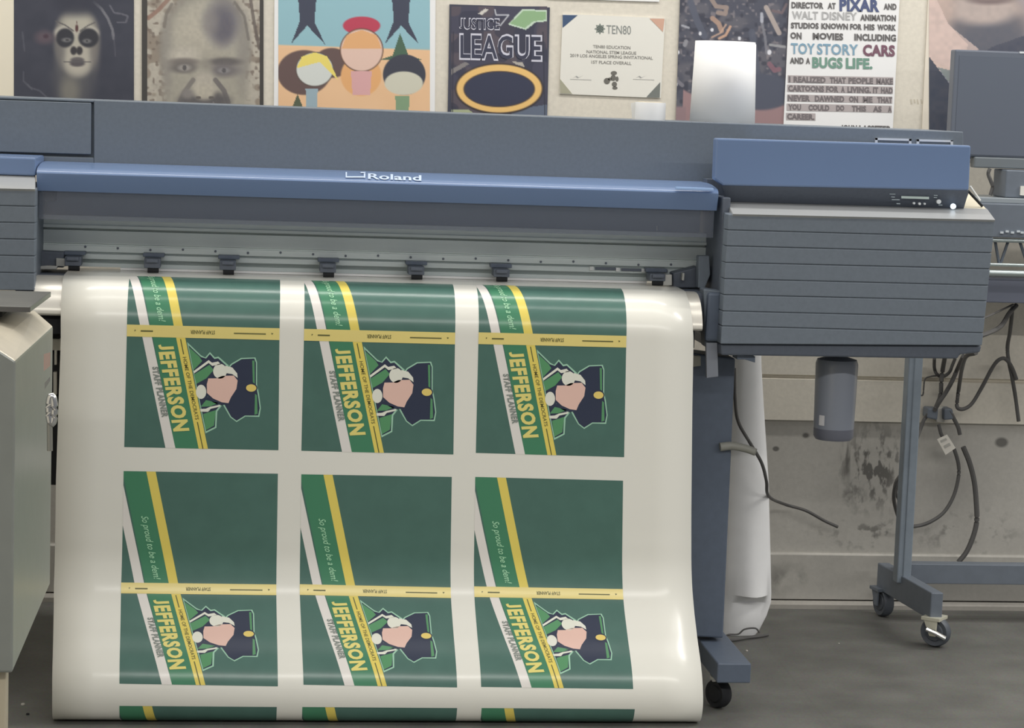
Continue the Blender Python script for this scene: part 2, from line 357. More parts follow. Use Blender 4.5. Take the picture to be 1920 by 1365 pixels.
# comic lettering poster
r = sheet([(843, 8), (1031, 14), (1024, 300), (838, 300)], 'dark comic style poster with block lettering above a yellow oval', mat('dark_comic_paper', rgb((64, 66, 80), EW), .5))
A = Art(846, 12, 1026, 298, 1.5, (68, 68, 84))
A.mix(smoothstep(.55, .6, A.noise(34, 6))*.7, (92, 82, 88)); A.mix(smoothstep(.6, .64, A.noise(24, 9))*.6, (52, 54, 70))
A.poly([(952, 46), (980, 17), (1026, 19), (1026, 40), (1004, 42), (986, 56)], (186, 204, 186)).poly([(956, 44), (982, 20), (1024, 22), (1024, 37), (1000, 40), (984, 53)], (136, 168, 128))
A.line([(928, 18), (930, 28), (954, 28), (938, 48)], 2, (196, 198, 204)).poly([(896, 26), (910, 16), (916, 18), (904, 28)], (196, 192, 186))
A.poly([(846, 206), (880, 206), (894, 218), (846, 218)], (160, 168, 136)).poly([(960, 206), (1026, 196), (1026, 222), (960, 222)], (96, 106, 124)).poly([(846, 130), (872, 116), (880, 120), (846, 140)], (126, 122, 122))
A.poly([(960, 115), (980, 117), (984, 126), (966, 120)], (170, 164, 156)).line([(1018, 60), (1022, 230)], 1.6, (48, 50, 62)).line([(850, 60), (848, 230)], 1.6, (48, 50, 62))
A.ell(936, 166.5, 83, 48, (52, 46, 48), .03).ell(936, 166, 80, 45, (226, 184, 116), .03).ell(936, 167, 67, 34, (72, 60, 56), .03).ell(936, 167, 65, 32, (54, 58, 78), .04)
A.build('picture', r, YP-.0006, at)
lettering(r, [('JUSTICE', 861, 937, 54, 21, (196, 196, 208), .045, .018), ('JUSTICE', 862.5, 936, 53, 19, (58, 60, 78), .005, .018),
              ('LEAGUE', 861, 1017, 109, 47, (196, 196, 208), .05, .025)], YP-.0012)
lettering(r, [('JUSTICE', 863, 935.5, 52.6, 18, (58, 60, 78), .01, .018), ('LEAGUE', 863.5, 1014, 107.5, 44, (58, 60, 78), .012, .025)], YP-.0018)
# certificate, and a sheet cut off above it
r = sheet([(1055, 26), (1247, 34), (1239, 184), (1049, 176)], 'white award certificate with coloured corner triangles', mat('certificate_paper', rgb((216, 214, 206), EW), .6), 'certificate', 'certificate')
MBc = [([(1055, 28), (1083, 28.5), (1055, 52)], (62, 82, 112)), ([(1218, 34.5), (1246, 35), (1243, 60)], (196, 158, 138)), ([(1050, 148), (1073, 176), (1050, 175)], (158, 156, 136)), ([(1238, 154), (1237, 183), (1212, 182)], (112, 116, 112))]
for pts, c in MBc: MB().add([at(a, b, YP-.0006) for a, b in pts], [[0, 1, 2]]).build('corner_triangle', ink(c), r, recalc=False)
lettering(r, [('TEN80', 1137, 1183, 63, 17, (128, 132, 130), .0), ('TEN80 EDUCATION', 1112, 1182, 90, 6, (128, 126, 122), .01), ('NATIONAL STEM LEAGUE', 1100, 1193, 99.5, 6, (128, 126, 122), .01),
              ('2019 LOS ANGELES SPRING INVITATIONAL', 1069, 1224, 106.5, 6, (128, 126, 122), .01), ('1ST PLACE OVERALL', 1109, 1184, 119, 6, (128, 126, 122), .01)], YP-.0006)
s_ = MB()
for k in range(8):
    t = k*math.pi/4; s_.add([at(1125+6*math.cos(t+d)*f_, 54+6*math.sin(t+d)*f_, YP-.0006) for d, f_ in ((-.5, 1), (0, 1.75), (.5, 1))] + [at(1125, 54, YP-.0006)], [[0, 1, 2, 3]])
s_.build('logo', ink((120, 128, 122)), r, recalc=False)
s_ = MB()
for cx, cy, rx, ry in [(1151, 137, 6, 4), (1150, 146, 5, 6), (1138, 152, 6, 6), (1152, 158, 5, 5), (1153, 165, 5, 3), (1145, 148, 6, 3), (1157, 148, 3, 5)]:
    s_.add([at(cx+rx*math.cos(k*.628), cy+ry*math.sin(k*.628), YP-.0006) for k in range(10)], [list(range(10))])
s_.build('vehicle_drawing', ink((104, 102, 96)), r, recalc=False)
for u in (1069, 1187):
    s_ = MB(); s_.add([at(a, b, YP-.0006) for a, b in ((u, 148), (u+40, 149.5), (u+40, 150.3), (u, 148.8))], [[0, 1, 2, 3]])
    s_.add([at(a, b, YP-.0006) for a, b in ((u+4, 147), (u+12, 142), (u+16, 145), (u+26, 141), (u+14, 146.5), (u+11, 143.5))], [[0, 1, 2, 3, 4, 5]])
    s_.build('signature', ink((158, 158, 156)), r, recalc=False)
sheet([(1028, -80), (1240, -80), (1236, 3.5), (1026, -3)], 'lower edge of a white sheet pinned above the certificate', mat('bright_sheet', rgb((228, 226, 222), EW), .6), 'paper_sheet', 'paper')
# engine picture poster
r = sheet([(1278, -80), (1483, -80), (1474, 290), (1267, 290)], 'dark poster of tangled machine parts behind the standing white roll', mat('engine_paper', rgb((78, 76, 84), EW), .5))
A = Art(1278, -70, 1480, 288, 1.6, (76, 78, 90))
def edge(v): return 1278-(v+80)*.03
A.mix(smoothstep(.5, .75, A.noise(22, 4))*.6, (104, 102, 108)); A.mix(smoothstep(.55, .8, A.noise(9, 12))*.6, (52, 54, 66)); A.mix(smoothstep(.7, .9, A.noise(6, 13))*.6, (140, 132, 134))
for pts, wd, c in [([(1298, 4), (1312, 40), (1326, 68)], 12, (86, 90, 104)), ([(1334, -6), (1346, 12), (1366, 14), (1364, 26), (1350, 24)], 8, (150, 134, 126)), ([(1340, 34), (1352, 44), (1358, 58)], 9, (168, 140, 124)),
        ([(1374, 50), (1366, 66), (1354, 72)], 5, (196, 158, 134)), ([(1366, 46), (1356, 62), (1340, 70)], 3, (186, 156, 138)), ([(1440, 14), (1452, 36), (1466, 62)], 9, (170, 158, 152)), ([(1432, 38), (1440, 70), (1444, 100)], 5, (120, 120, 128)),
        ([(1450, 84), (1478, 88)], 5, (150, 150, 152)), ([(1432, 26), (1433, 40)], 6, (170, 172, 182)), ([(1284, 48), (1296, 52)], 4, (160, 162, 170)), ([(1450, 120), (1460, 132), (1468, 130)], 9, (128, 96, 106)), ([(1412, 156), (1430, 178)], 8, (150, 140, 130)),
        ([(1452, 20), (1470, 24), (1478, 8)], 5, (110, 96, 100)), ([(1276, 150), (1288, 160)], 7, (120, 118, 126)), ([(1292, 78), (1290, 84)], 8, (140, 140, 146)), ([(1415, 60), (1428, 140)], 12, (84, 88, 102))]:
    A.line(pts, wd, c, .9)
for cx, cy, q in [(1465, 166, 4.5), (1449, 98, 4), (1318, 63, 3), (1277, 98, 3.5), (1276, 158, 3), (1392, 72, 3), (1340, 56, 3)]: A.ell(cx, cy, q, q*1.2, (206, 206, 212), .2)
A.mix(smoothstep(-3, 3, A.V-(205-.0022*(A.U-1420)**2+0*A.U))*(A.U > 1290), (146, 120, 122)); A.mix(smoothstep(-3, 3, A.V-200)*(A.U < 1296), (138, 116, 120))
A.ell(1440, 172, 52, 34, (78, 82, 96), .12)
A.build('picture', r, YP-.0006, lambda a, b, Y: at(a-3-.035*b, b, Y))
# text poster
r = sheet([(1484, -80), (1691, -80), (1671, 300), (1466, 300)], 'white poster of bold grey and coloured text lines with highlighted bars', m_sheet, Y=YP-.0035)
DK = (98, 96, 96)
W_ = []
def words(lst, v, h, col=DK, bold=.048, vs=None):
    for t, a, b in lst: W_.append((t, a, b, v+(a-1480)*.022, h, col, bold, .022))
words([('DIRECTOR', 1484, 1544), ('AT', 1552, 1567)], 14.5, 11); words([('PIXAR', 1574, 1649)], 17.5, 22, (78, 88, 122)); words([('AND', 1657, 1681)], 13.5, 11)
words([('WALT', 1485, 1534), ('DISNEY', 1541, 1607)], 35, 15, (166, 166, 166), .02); words([('ANIMATION', 1613, 1680)], 35, 11)
words([('STUDIOS', 1483, 1535), ('KNOWN', 1540, 1590), ('FOR', 1594, 1616), ('HIS', 1620, 1640), ('WORK', 1645, 1680)], 52.5, 10.5)
words([('ON', 1482, 1503), ('MOVIES', 1524, 1581), ('INCLUDING', 1602, 1680)], 72.5, 12)
words([('TOY', 1483, 1528), ('STORY', 1532, 1609)], 100, 20, (122, 154, 174), .025); words([('CARS', 1618, 1678)], 100.5, 20, (116, 84, 98))
words([('AND', 1481, 1507), ('A', 1511, 1519)], 118.5, 11); words([('BUGS', 1523, 1580), ('LIFE.', 1586, 1636)], 125, 19, (110, 144, 130))
hl = ink((168, 160, 160))
for a, b, v0, v1 in [(1477, 1675, 141, 155), (1476, 1674, 158.5, 172), (1476, 1673, 177, 190), (1475, 1672, 194, 207.5), (1474, 1529, 211.5, 225)]:
    q = (b-a)*.02
    MB().add([at(a, v0, YP-.0041), at(b, v0+q, YP-.0041), at(b, v1+q, YP-.0041), at(a, v1, YP-.0041)], [[0, 1, 2, 3]]).build('highlight_bar', hl, r, recalc=False)
G2 = (112, 106, 108)
words([('I', 1479, 1482), ('REALIZED', 1488, 1548), ('THAT', 1556, 1586), ('PEOPLE', 1591, 1637), ('MAKE', 1643, 1674)], 153.5, 10.5, G2)
words([('CARTOONS', 1478, 1545), ('FOR', 1549, 1572), ('A', 1577, 1584), ('LIVING.', 1589, 1633), ('IT', 1637, 1647), ('HAD', 1652, 1674)], 170.5, 10.5, G2)
words([('NEVER', 1477, 1519), ('DAWNED', 1528, 1583), ('ON', 1592, 1609), ('ME', 1618, 1636), ('THAT', 1645, 1673)], 188.5, 10.5, G2)
words([('YOU', 1478, 1502), ('COULD', 1516, 1555), ('DO', 1568, 1583), ('THIS', 1597, 1624), ('AS', 1637, 1653), ('A', 1665, 1672)], 205.5, 10, G2)
words([('CAREER.', 1476, 1527)], 223, 10, G2); words([('JOHN', 1577, 1607), ('LASSETER', 1611, 1671)], 243, 11)
lettering(r, W_, YP-.0047)
# portrait at the right, on its own curled sheet
r = sheet([(1744, -80), (2010, -80), (2010, 300), (1726, 300)], 'portrait poster of a bearded chin and dark coat behind the monitor', mat('portrait_paper', rgb((214, 206, 192), EW), .6))
A = Art(1742, -70, 2000, 298, 1.8, (152, 148, 166))
A.mix((A.U < 1742-(A.V)*.03)*1., (214, 208, 194))
A.poly([(1738, -80), (1920, -80), (1880, 90), (1800, 150), (1730, 118)], (204, 182, 172))
A.ell(1845, 30, 88, 62, (152, 138, 132), .4); A.ell(1850, 56, 76, 42, (104, 102, 108), .25).ell(1858, 80, 60, 40, (92, 94, 104), .3).ell(1842, 16, 64, 30, (178, 164, 158), .35).ell(1856, -6, 46, 14, (112, 98, 98), .4).ell(1856, -30, 70, 26, (186, 164, 154), .4)
A.ell(1768, 20, 20, 44, (188, 166, 156), .8, .7); A.poly([(1738, 60), (1738, 106), (1790, 134), (1835, 92), (1770, 40)], (206, 184, 176), .75)
A.poly([(1726, 98), (1742, 106), (1790, 170), (1790, 310), (1720, 310)], (66, 71, 84)).poly([(1758, 126), (1790, 134), (1790, 170)], (128, 136, 136)).poly([(1790, 134), (1860, 88), (1940, 60), (2000, 60), (2000, 310), (1790, 310)], (72, 76, 90))
A.poly([(1738, -80), (1756, -80), (1757, 0), (1778, 45), (1816, 84), (1795, 133), (1738, 105)], (206, 184, 176), .9); A.mix(.18*A.noise(8, 5), (120, 112, 112))
A.build('picture', r, YP-.0006, at)
lettering(r, [], YP)
s_ = MB()
for k, (x, h) in enumerate([(1707, 9), (1713, 7), (1719, 9), (1726, 8)]):
    s_.add([at(x, 186, YW-.0005), at(x+2, 186, YW-.0005), at(x+4, 186+h, YW-.0005), at(x+1, 187+h, YW-.0005)], [[0, 1, 2, 3]])
tag(s_.build('pencil_mark', ink((188, 180, 164)), None, recalc=False), 'faint pencil scribble on bare wall right of the text poster', 'mark')

# ================================================================== PRINTER
YF = 4.92                                                 # front of the end covers
body = mat('printer_grey_plastic', rgb((95, 103, 112), .70), .5, 0, .05, 120)
dark = mat('printer_dark_plastic', rgb((72, 78, 88), .62), .5, 0, .05, 120)
black = mat('printer_black_metal', rgb((67, 75, 87), .50), .45, 0, .05, 60)
blue = mat('printer_blue_gloss', rgb((88, 106, 136), .60), .24, spec=.6)
ledge_m = mat('printer_lit_ledge', rgb((165, 167, 168), .97), .35)  # paler than the body: ceiling light on the upward slope put into the colour
rail_m = mat('rail_aluminium', rgb((124, 130, 130), .36), .5, .1, .06, 40, aniso=(.1, 1, 1))
apron_m = mat('apron_steel', rgb((196, 192, 182), .75), .3, .35)
inner = mat('printer_inner_dark', rgb((84, 92, 102), .2), .6)
gap = mat('printer_gap_black', (.012, .013, .016), .8)
floorz = 0.0
PR = thing('wide_format_printer', 'wide format inkjet printer with blue front bar and grey slatted ends', 'printer', (.45, 5.2, 0))
# top cover
tc_ = MB()
tc_.px([(176, 187.5), (1806, 247), (1809, 366), (176, 318)], 5.20, .34)
tc_.px([(-420, 166), (176, 187.5), (176, 192), (-420, 170.5)], 5.20, .34)
tc_.px([(-420, 277), (176, 295.5), (176, 306), (-420, 289)], 5.20, .10)
tc_.px([(-420, 166.5), (1806, 247.5), (1806, 340), (-420, 284)], 5.215, .33)
tc_.build('top_cover', body, PR, .002)
MB().px([(-400, 173.5), (171, 193), (170.5, 289.5), (-400, 273)], 5.197, .02).build('access_panel', body, PR, .0015)
fr = MB()
for u, v in ((1641, 258.5), (1719, 261)):
    for pts in ([(u, v), (u+68, v+2), (u+68, v+6), (u, v+4)], [(u, v), (u+4.5, v), (u+4.5, v+26), (u, v+26)], [(u+63.5, v+2), (u+68, v+2), (u+68, v+26), (u+63.5, v+26)]):
        fr.px(pts, 5.196, .006)
fr.build('cartridge_outline', mat('pale_grey_print', rgb((168, 172, 178), .62), .5), PR)
# blue front bar : convex lid section + tinted window beneath it
xl, xr = xu(69, 330, 5.0), xu(1346, 365, 5.0)
z = lambda v, Y: zv(700, v, Y)
prof = [(5.20, z(321, 5.20)), (5.13, z(323, 5.13)), (5.07, z(327, 5.07)), (5.03, z(331.5, 5.03)), (5.012, z(334, 5.012)), (5.002, z(336.8, 5.002)), (4.996, z(340, 4.996)), (4.993, z(343.5, 4.993)), (4.9935, z(347.5, 4.9935)), (5.006, z(376, 5.006)), (5.03, z(376, 5.03)), (5.20, z(345, 5.2))]
fc = MB().xprof(prof, xl, xr).build('front_cover', blue, PR, 0, True)
def on_bar(u, v):                                         # a point on the bar's upper face
    best = None
    for (ya, za), (yb, zb) in zip(prof[:8], prof[1:8]):
        for k in range(41):
            Y = ya+(yb-ya)*k/40; Z = za+(zb-za)*k/40; p = at(u, v, Y); e = abs(p.z-Z)
            if best is None or e < best[0]: best = (e, Vector((p.x, Y-.0012, Z+.0018)))
    return best[1]
lg = mat('pale_blue_lettering', rgb((176, 190, 212), .7), .4)
vs, fs = text_mesh('Roland', .02)
MB().add([on_bar(690+x*100, 336.5+x*3.6-y*10.5) for x, y in vs], fs).build('lettering', lg, fc, recalc=False)
s_ = MB()
for a, b, c, d in [(648, 324, 650.5, 334), (648, 332, 684, 334.4), (682, 325, 685, 335), (676, 323.6, 685, 326)]:
    s_.add([on_bar(a, b), on_bar(c, b+.1), on_bar(c, d), on_bar(a, d)], [[0, 1, 2, 3]])
s_.build('logo', lg, fc, recalc=False)
MB().px([(1268, 350.5), (1338, 353), (1338, 358), (1268, 355.5)], 4.984, .012).build('latch', mat('latch_blue', rgb((132, 156, 192), .62), .25), fc, .001)
wm = bpy.data.materials.new('tinted_window'); wm.use_nodes = True; nt = wm.node_tree; nt.nodes.clear()
o_ = nt.nodes.new('ShaderNodeOutputMaterial'); m0 = nt.nodes.new('ShaderNodeMixShader'); m0.inputs[0].default_value = .16; df = nt.nodes.new('ShaderNodeBsdfDiffuse'); df.inputs[0].default_value = (.38, .42, .50, 1); mx = nt.nodes.new('ShaderNodeMixShader'); mx.inputs[0].default_value = .12
tr = nt.nodes.new('ShaderNodeBsdfTransparent'); tr.inputs[0].default_value = (.80, .81, .84, 1); gl = nt.nodes.new('ShaderNodeBsdfGlossy'); gl.inputs['Roughness'].default_value = .15
gl.inputs[0].default_value = (.5, .52, .56, 1)
nt.links.new(tr.outputs[0], m0.inputs[1]); nt.links.new(df.outputs[0], m0.inputs[2]); nt.links.new(m0.outputs[0], mx.inputs[1]); nt.links.new(gl.outputs[0], mx.inputs[2]); nt.links.new(mx.outputs[0], o_.inputs[0])
MB().box(xl+.004, xr-.004, 5.012, 5.016, z(428, 5.012), z(374, 5.012)).build('window', wm, fc)
# inside: back panel, rail, platen
xi0, xi1 = xu(60, 430, 5.17), xu(1322, 470, 5.17)
MB().box(xl, xr, 5.19, 5.21, z(424, 5.19), z(330, 5.19)).build('back_panel', inner, PR)
zs = lambda v: z(v, 5.15)
rp = [(5.20, zs(420)), (5.150, zs(420)), (5.150, zs(436)), (5.145, zs(437)), (5.145, zs(442.5)), (5.160, zs(443)), (5.160, zs(446)), (5.15, zs(447)), (5.15, zs(471)), (5.154, zs(472)), (5.154, zs(474.5)), (5.15, zs(475)), (5.15, zs(486)),
      (5.158, zs(486.5)), (5.158, zs(489)), (5.146, zs(490)), (5.146, zs(499)), (5.165, zs(500)), (5.165, zs(506)), (5.155, zs(507)), (5.155, zs(514)), (5.20, zs(514))]
RL = MB().xprof(rp, xi0, xi1).build('carriage_rail', rail_m, PR)
for k, u in enumerate(range(160, 1290, 61)):
    p = at(u, 479+(u-700)*.0305+(k % 3)*1.2, 5.15)
    MB().lathe([(0, -.0008), (.0028, -.0008), (.0028, 0)], (p.x, 5.1495, p.z), 'y', 10).build('screw', dark, RL)
for u, v in ((1116, 501), (1165, 503), (1213, 505)):
    MB().px([(u, v), (u+39, v+1), (u+39, v+6), (u, v+5)], 5.143, .01).build('scale_plate', dark, RL)
    MB().px([(u-10, v-1), (u-3, v-1), (u-3, v+6), (u-10, v+6)], 5.142, .01).build('clip', mat('clip_grey', rgb((170, 172, 172), .6), .4), RL)
zt = zv(700, 530.5, 5.0)                                  # top of the print path
MB().box(xi0, xi1, 4.99, 5.20, zt-.05, zt-.004).build('platen', dark, PR)
MB().box(xu(226, 505, 5.15), xu(1212, 535, 5.15), 5.146, 5.17, zt+.0022, zs(514)-.0002).build('platen_strip', mat('strip_white', rgb((208, 202, 190), .36), .4), PR)
rollers = [(140, 471, .5), (288, 474.5, 1), (429, 478.5, 1), (616, 484, 1), (781, 489.5, 1), (940, 494.5, 1), (1231, 503, .5)]
for u, v, f_ in rollers:
    root_ = MB()
    root_.px([(u-20, v), (u+20, v+1), (u+20, v+8), (u-20, v+7)], 5.12, .03)
    pr_ = root_.build('pinch_roller', black, PR, .0012)
    zc = zt+.006; xc = xu(u-2, v+30, 5.1); hw = 15*5.1/F
    b_ = MB().box(xc-hw, xc+hw, 5.075, 5.125, zc+.008, zv(u, v+9, 5.1))
    b_.box(xc-hw*.75, xc+hw*.75, 5.066, 5.08, zv(u, v+18, 5.07), zv(u, v+11, 5.07))
    b_.build('arm', dark, pr_, .002)
    MB().lathe([(0, -.012), (.007, -.012), (.007, .012), (0, .012)], (xc+.002, 5.085, zc+.004), 'x', 16).build('roller_wheel', gap, pr_, 0, True)
# carriage parking bits at both ends of the rail
MB().px([(66, 470), (120, 473), (120, 502), (66, 500)], 5.11, .04).px([(66, 372), (84, 372), (84, 402), (66, 402)], 5.12, .05).px([(78, 352), (104, 353), (104, 378), (80, 378)], 5.13, .05).build('carriage_block', dark, PR, .003)
cg = mat('clamp_grey', rgb((150, 150, 146), .6), .4, .4)
for pts, y_, d_, nm in [([(105, 484), (122, 485), (122, 500), (105, 499)], 5.10, .02, 'media_clamp'), ([(88, 498), (108, 499), (106, 505), (66, 505), (66, 500)], 5.09, .02, 'clamp_arm'), ([(76, 381), (78, 381), (78, 393), (76, 393)], 5.11, .004, 'glint_mark'),
        ([(1240, 515), (1260, 515), (1260, 535), (1240, 535)], 5.08, .03, 'media_clamp'), ([(1280, 512), (1284, 512), (1283, 526), (1279, 526)], 5.08, .02, 'clamp_pin'), ([(1231, 424), (1233, 424), (1233, 432), (1231, 432)], 5.02, .003, 'glint_mark')]:  # the two thin upright slivers stand in for light reflected off the window
    MB().px(pts, y_, d_).build(nm, cg, PR, .001)
MB().px([(1262, 512), (1310, 500), (1309, 540), (1262, 540)], 5.10, .05).build('carriage_block', dark, PR, .003)
MB().px([(1310, 480), (1330, 480), (1332, 515), (1322, 540), (1309, 540)], 5.06, .03).build('edge_sensor', body, PR, .002)
# inner cheeks beside the opening
MB().box(xu(1351, 470, 4.985), xu(1366, 470, 4.985), 4.985, 5.36, zv(1340, 662, 4.97), zv(1340, 370, 4.97)).build('end_cheek', dark, PR, .003)
MB().box(xu(30, 470, 4.97), xu(66, 470, 4.97), 4.96, 5.36, zv(60, 560, 4.97), zv(60, 356, 4.97)).build('end_cheek', dark, PR, .003)
MB().px([(1326, 336), (1380, 338), (1380, 402), (1326, 402)], 5.12, .05).build('end_bulkhead', dark, PR)
# apron the print slides over
R_ = .098
YH = 4.90                                                # where the print hangs
def arc(off, n=24, a0=-.6):
    out = []
    for k in range(n+1):
        th = math.pi/2*k/n
        out.append((YH+R_-(R_-off)*math.sin(th)-0*off, zt-R_+(R_-off)*math.cos(th)))
    return out
ap = arc(.0025)
xa0, xa1 = xu(60, 575, YH), xu(1318.5, 615, YH)
zb = zv(700, 603, YH)
ap = [p for p in ap if p[1] > zb+.002]
pts_ = [(5.02, zt-.0025)] + ap + [(ap[-1][0]-.0004, zb)]
inn = [(y+.004, z_-.004) for y, z_ in pts_][::-1]
MB().xprof(pts_+inn, xa0, xa1).build('apron', apron_m, PR, 0, True)
MB().xprof([(5.2, zt-.008), (5.05, zt-.008), (4.96, zt-.03), (4.93, zt-.09), (4.93, zb-.045), (5.2, zb-.045)], xa0+.006, xa1-.012).build('apron_support', gap, PR)
# right end: blue lid, control strip, ledge, slatted cover
MB().px([(1343, 259), (1821, 273), (1817, 357), (1356, 348), (1340, 336)], 5.0, .035).px([(1430, 263), (1816, 275), (1812, 350), (1430, 345)], 5.034, .16).build('end_lid', blue, PR, .004)
MB().px([(-420, 279), (67, 296), (67, 330), (-420, 314)], 5.0, .20).build('end_lid', blue, PR, .004)
def quadslab(p, y, name, m_, parent=PR, t=.03, bev=.0015):
    """four corners each at its own distance, given real thickness downward"""
    P = [at(a, b, yy) for (a, b), yy in zip(p, y)]
    return MB().prism(P, (0, .012, -t)).build(name, m_, parent, bev)
cp = quadslab([(1353, 346.5), (1817, 357), (1807, 391), (1363, 378)], [5.004, 5.004, 5.04, 5.04], 'control_panel', dark, t=.0, bev=0)
def onp(u, v, o=.002): return at(u, v, 5.02-.0-o*3)
d_ = MB()
d_.add([onp(1690, 367.5), onp(1742, 369), onp(1742, 373.5), onp(1690, 372)], [[0, 1, 2, 3]])
d_.build('display', mat('display_grey_green', rgb((150, 162, 158), .5), .3), cp, recalc=False)
lb = MB()
for u, v, wd in [(1668, 363, 11), (1671, 368.5, 7), (1672, 373.5, 15), (1681, 381, 7), (1751, 365.5, 7), (1751, 369.5, 6), (1760, 383.5, 7)]:
    lb.add([onp(u, v), onp(u+wd, v+.3), onp(u+wd, v+1.8), onp(u, v+1.5)], [[0, 1, 2, 3]])
lb.build('button_legend', mat('legend_grey', rgb((124, 134, 138), .5), .5), cp, recalc=False)
bt = mat('button_grey', rgb((160, 164, 166), .5), .4)
for u, v, rr in ((1760, 378, .005), (1713.5, 381, .0025), (1724, 382, .0028), (1733.5, 382, .0022)):
    p = onp(u, v); MB().lathe([(0, -.003), (rr, -.003), (rr, .004)], p, 'y', 16).build('button', bt, cp)
p = onp(1788, 387); MB().lathe([(0, -.004), (.005, -.003), (.0065, .004)], p, 'y', 16).build('power_light', mat('power_light_glow', (.75, .88, 1), .4, emit=1.3), cp)
quadslab([(1363, 377), (1851, 391), (1866.5, 412), (1374, 401)], [5.05, 5.05, YF-.005, YF-.005], 'ledge', ledge_m, t=.012)
quadslab([(-420, 310), (66, 327), (66, 354.5), (-420, 343)], [5.02, 5.02, YF-.005, YF-.005], 'ledge', ledge_m, t=.012)
quadslab([(1804, 390.5), (1849, 391.5), (1822, 363), (1817.5, 360)], [5.045, 5.045, 5.19, 5.19], 'corner_bracket', mat('cream_bracket', rgb((214, 206, 184), .8), .4), t=.006, bev=0)
MB().tube([at(1819, 349, 5.05), at(1838, 376, 5.05)], .0022, 8).build('lever', mat('lever_white', rgb((215, 213, 206), .7), .4), PR)
MB().tube([at(1815, 358, 5.058), at(1842, 387, 5.058)], .003, 8).build('cover_hinge', gap, PR)
def slats(rows, edgeL, edgeR, Y, name):
    s = MB()
    for a, b in zip(rows, rows[1:]):
        (l0, r0_), (l1, r1_) = a, b
        f = lambda t, e0, v0, e1, v1: v0+(v1-v0)*t
        g_ = 1.0
        s.px([(edgeL(l0), l0+g_), (edgeR(r0_), r0_+g_), (edgeR(r1_), r1_-g_*.4), (edgeL(l1), l1-g_*.4)], Y, .045)
    (a0, b0), (a1, b1) = rows[0], rows[-1]
    s.px([(edgeL(a0)+2, a0), (edgeR(b0)-2, b0), (edgeR(b1)-2, b1), (edgeL(a1)+2, a1)], Y+.0035, .36)
    return s.build(name, body, PR, .0015)
slats([(401, 412), (431, 445), (461, 474), (492, 504), (522.5, 535), (552.5, 564), (583, 595), (611, 624), (645, 648)],
      lambda v: 1366-(v-402)*.061, lambda v: 1866-(v-412)*.104, YF, 'slatted_cover')
slats([(343, 354.5), (375.5, 387), (407, 418), (438.5, 449), (470, 480), (502, 512), (536, 545)], lambda v: -420, lambda v: 66.5-(v-354)*.012, YF, 'slatted_cover')
MB().px([(1351, 645), (1841, 648), (1838, 661), (1800, 665), (1796, 673), (1352, 666)], YF+.012, .34).build('bottom_tray', dark, PR, .004)
MB().px([(1382, 664), (1416, 668), (1416, 680), (1396, 674), (1382, 674)], YF+.03, .05).build('cable_hook', black, PR, .001)
# guard, grip and tag right of the print
MB().px([(1319, 541), (1356, 546), (1352, 665), (1322, 650)], 4.974, .05).build('side_guard', body, PR, .004)
MB().px([(1328, 549), (1353, 549), (1350, 641), (1322, 640)], 4.962, .03).build('side_grip', black, PR, .006)
MB().px([(1324, 643), (1345, 643), (1347, 706), (1325, 709)], 4.965, .012).build('stand_bracket', mat('bracket_grey', rgb((112, 116, 124), .62), .5), PR, .001)
MB().px([(1299, 667), (1314, 668), (1314, 686), (1299, 688)], 5.04, .02).build('stand_clip', mat('clip_olive', rgb((128, 126, 116), .62), .5), PR, .001)
# stand
YL = 5.06
MB().px([(1240, 655), (1379, 672), (1356, 1197), (1240, 1190)], YL, .10).build('stand_leg', black, PR, .004)
zft = zv(1376, 1244, 4.86); zfb = zv(1376, 1281, 4.86); xf0, xf1 = xu(1345, 1260, 4.86), xu(1408, 1260, 4.86)
def caster_bits(parent, c, wr, ww, top, yaw=.35, col=None):
    W = MB(); W.lathe([(0, -ww), (wr*.55, -ww), (wr*.62, -ww*.8), (wr*.9, -ww), (wr, -ww*.5), (wr, ww*.5), (wr*.9, ww), (wr*.55, ww), (0, ww)], (0, 0, 0), 'x', 28)
    m_ = Matrix.Rotation(yaw, 4, 'Z'); W.v = [tuple(m_ @ Vector(v)+Vector(c)) for v in W.v]
    k = W.build('caster', gap if col is None else mat('caster_rubber', rgb((60, 64, 70), .5), .5), parent, 0, True)
    return k
def fork(parent, c, wr, ww, top, yaw, m_):
    f = MB(); mt = Matrix.Rotation(yaw, 4, 'Z')
    f.box(-ww*2.0, ww*2.0, -wr*.5, wr*.8, wr*.82, wr*1.04)
    for s in (-1, 1): f.prism([(s*ww*1.35, -wr*.3, wr*.9), (s*ww*1.35, wr*.7, wr*.9), (s*ww*1.35, wr*.22, -wr*.22), (s*ww*1.35, -wr*.22, -wr*.22)], (s*ww*.35, 0, 0))
    f.lathe([(wr*.3, wr), (wr*.3, top-c[2])], (0, wr*.15, 0), 'z', 16)
    f.v = [tuple(mt @ Vector(v)+Vector(c)) for v in f.v]
    return f.build('caster_fork', m_, parent, .0008)
def foot(x0, x1):
    ft = MB().box(x0, x1, 4.86, 5.52, zfb, zft).build('foot_beam', black, PR, .003)
    for y in (4.93, 5.46):
        c = ((x0+x1)/2-.02, y-.01, .0335)
        caster_bits(ft, c, .0325, .014, zfb, .5)
        f = MB().lathe([(.02, .066), (.02, zfb)], (c[0], c[1]+.004, 0), 'z', 16); f.box(c[0]-.017, c[0]+.017, c[1]-.01, c[1]+.02, .062, .072); f.build('caster_plate', mat('caster_steel', rgb((150, 150, 146), .62), .35, .6), ft)
foot(xf0, xf1); foot(-.66, -.59)
MB().box(-.68, -.58, YL, YL+.1, zft, zv(60, 590, YL)).build('stand_leg', black, PR, .004)
MB().box(-.60, xf0+.02, YL+.03, YL+.07, .52, .56).build('stand_crossbar', black, PR, .003)
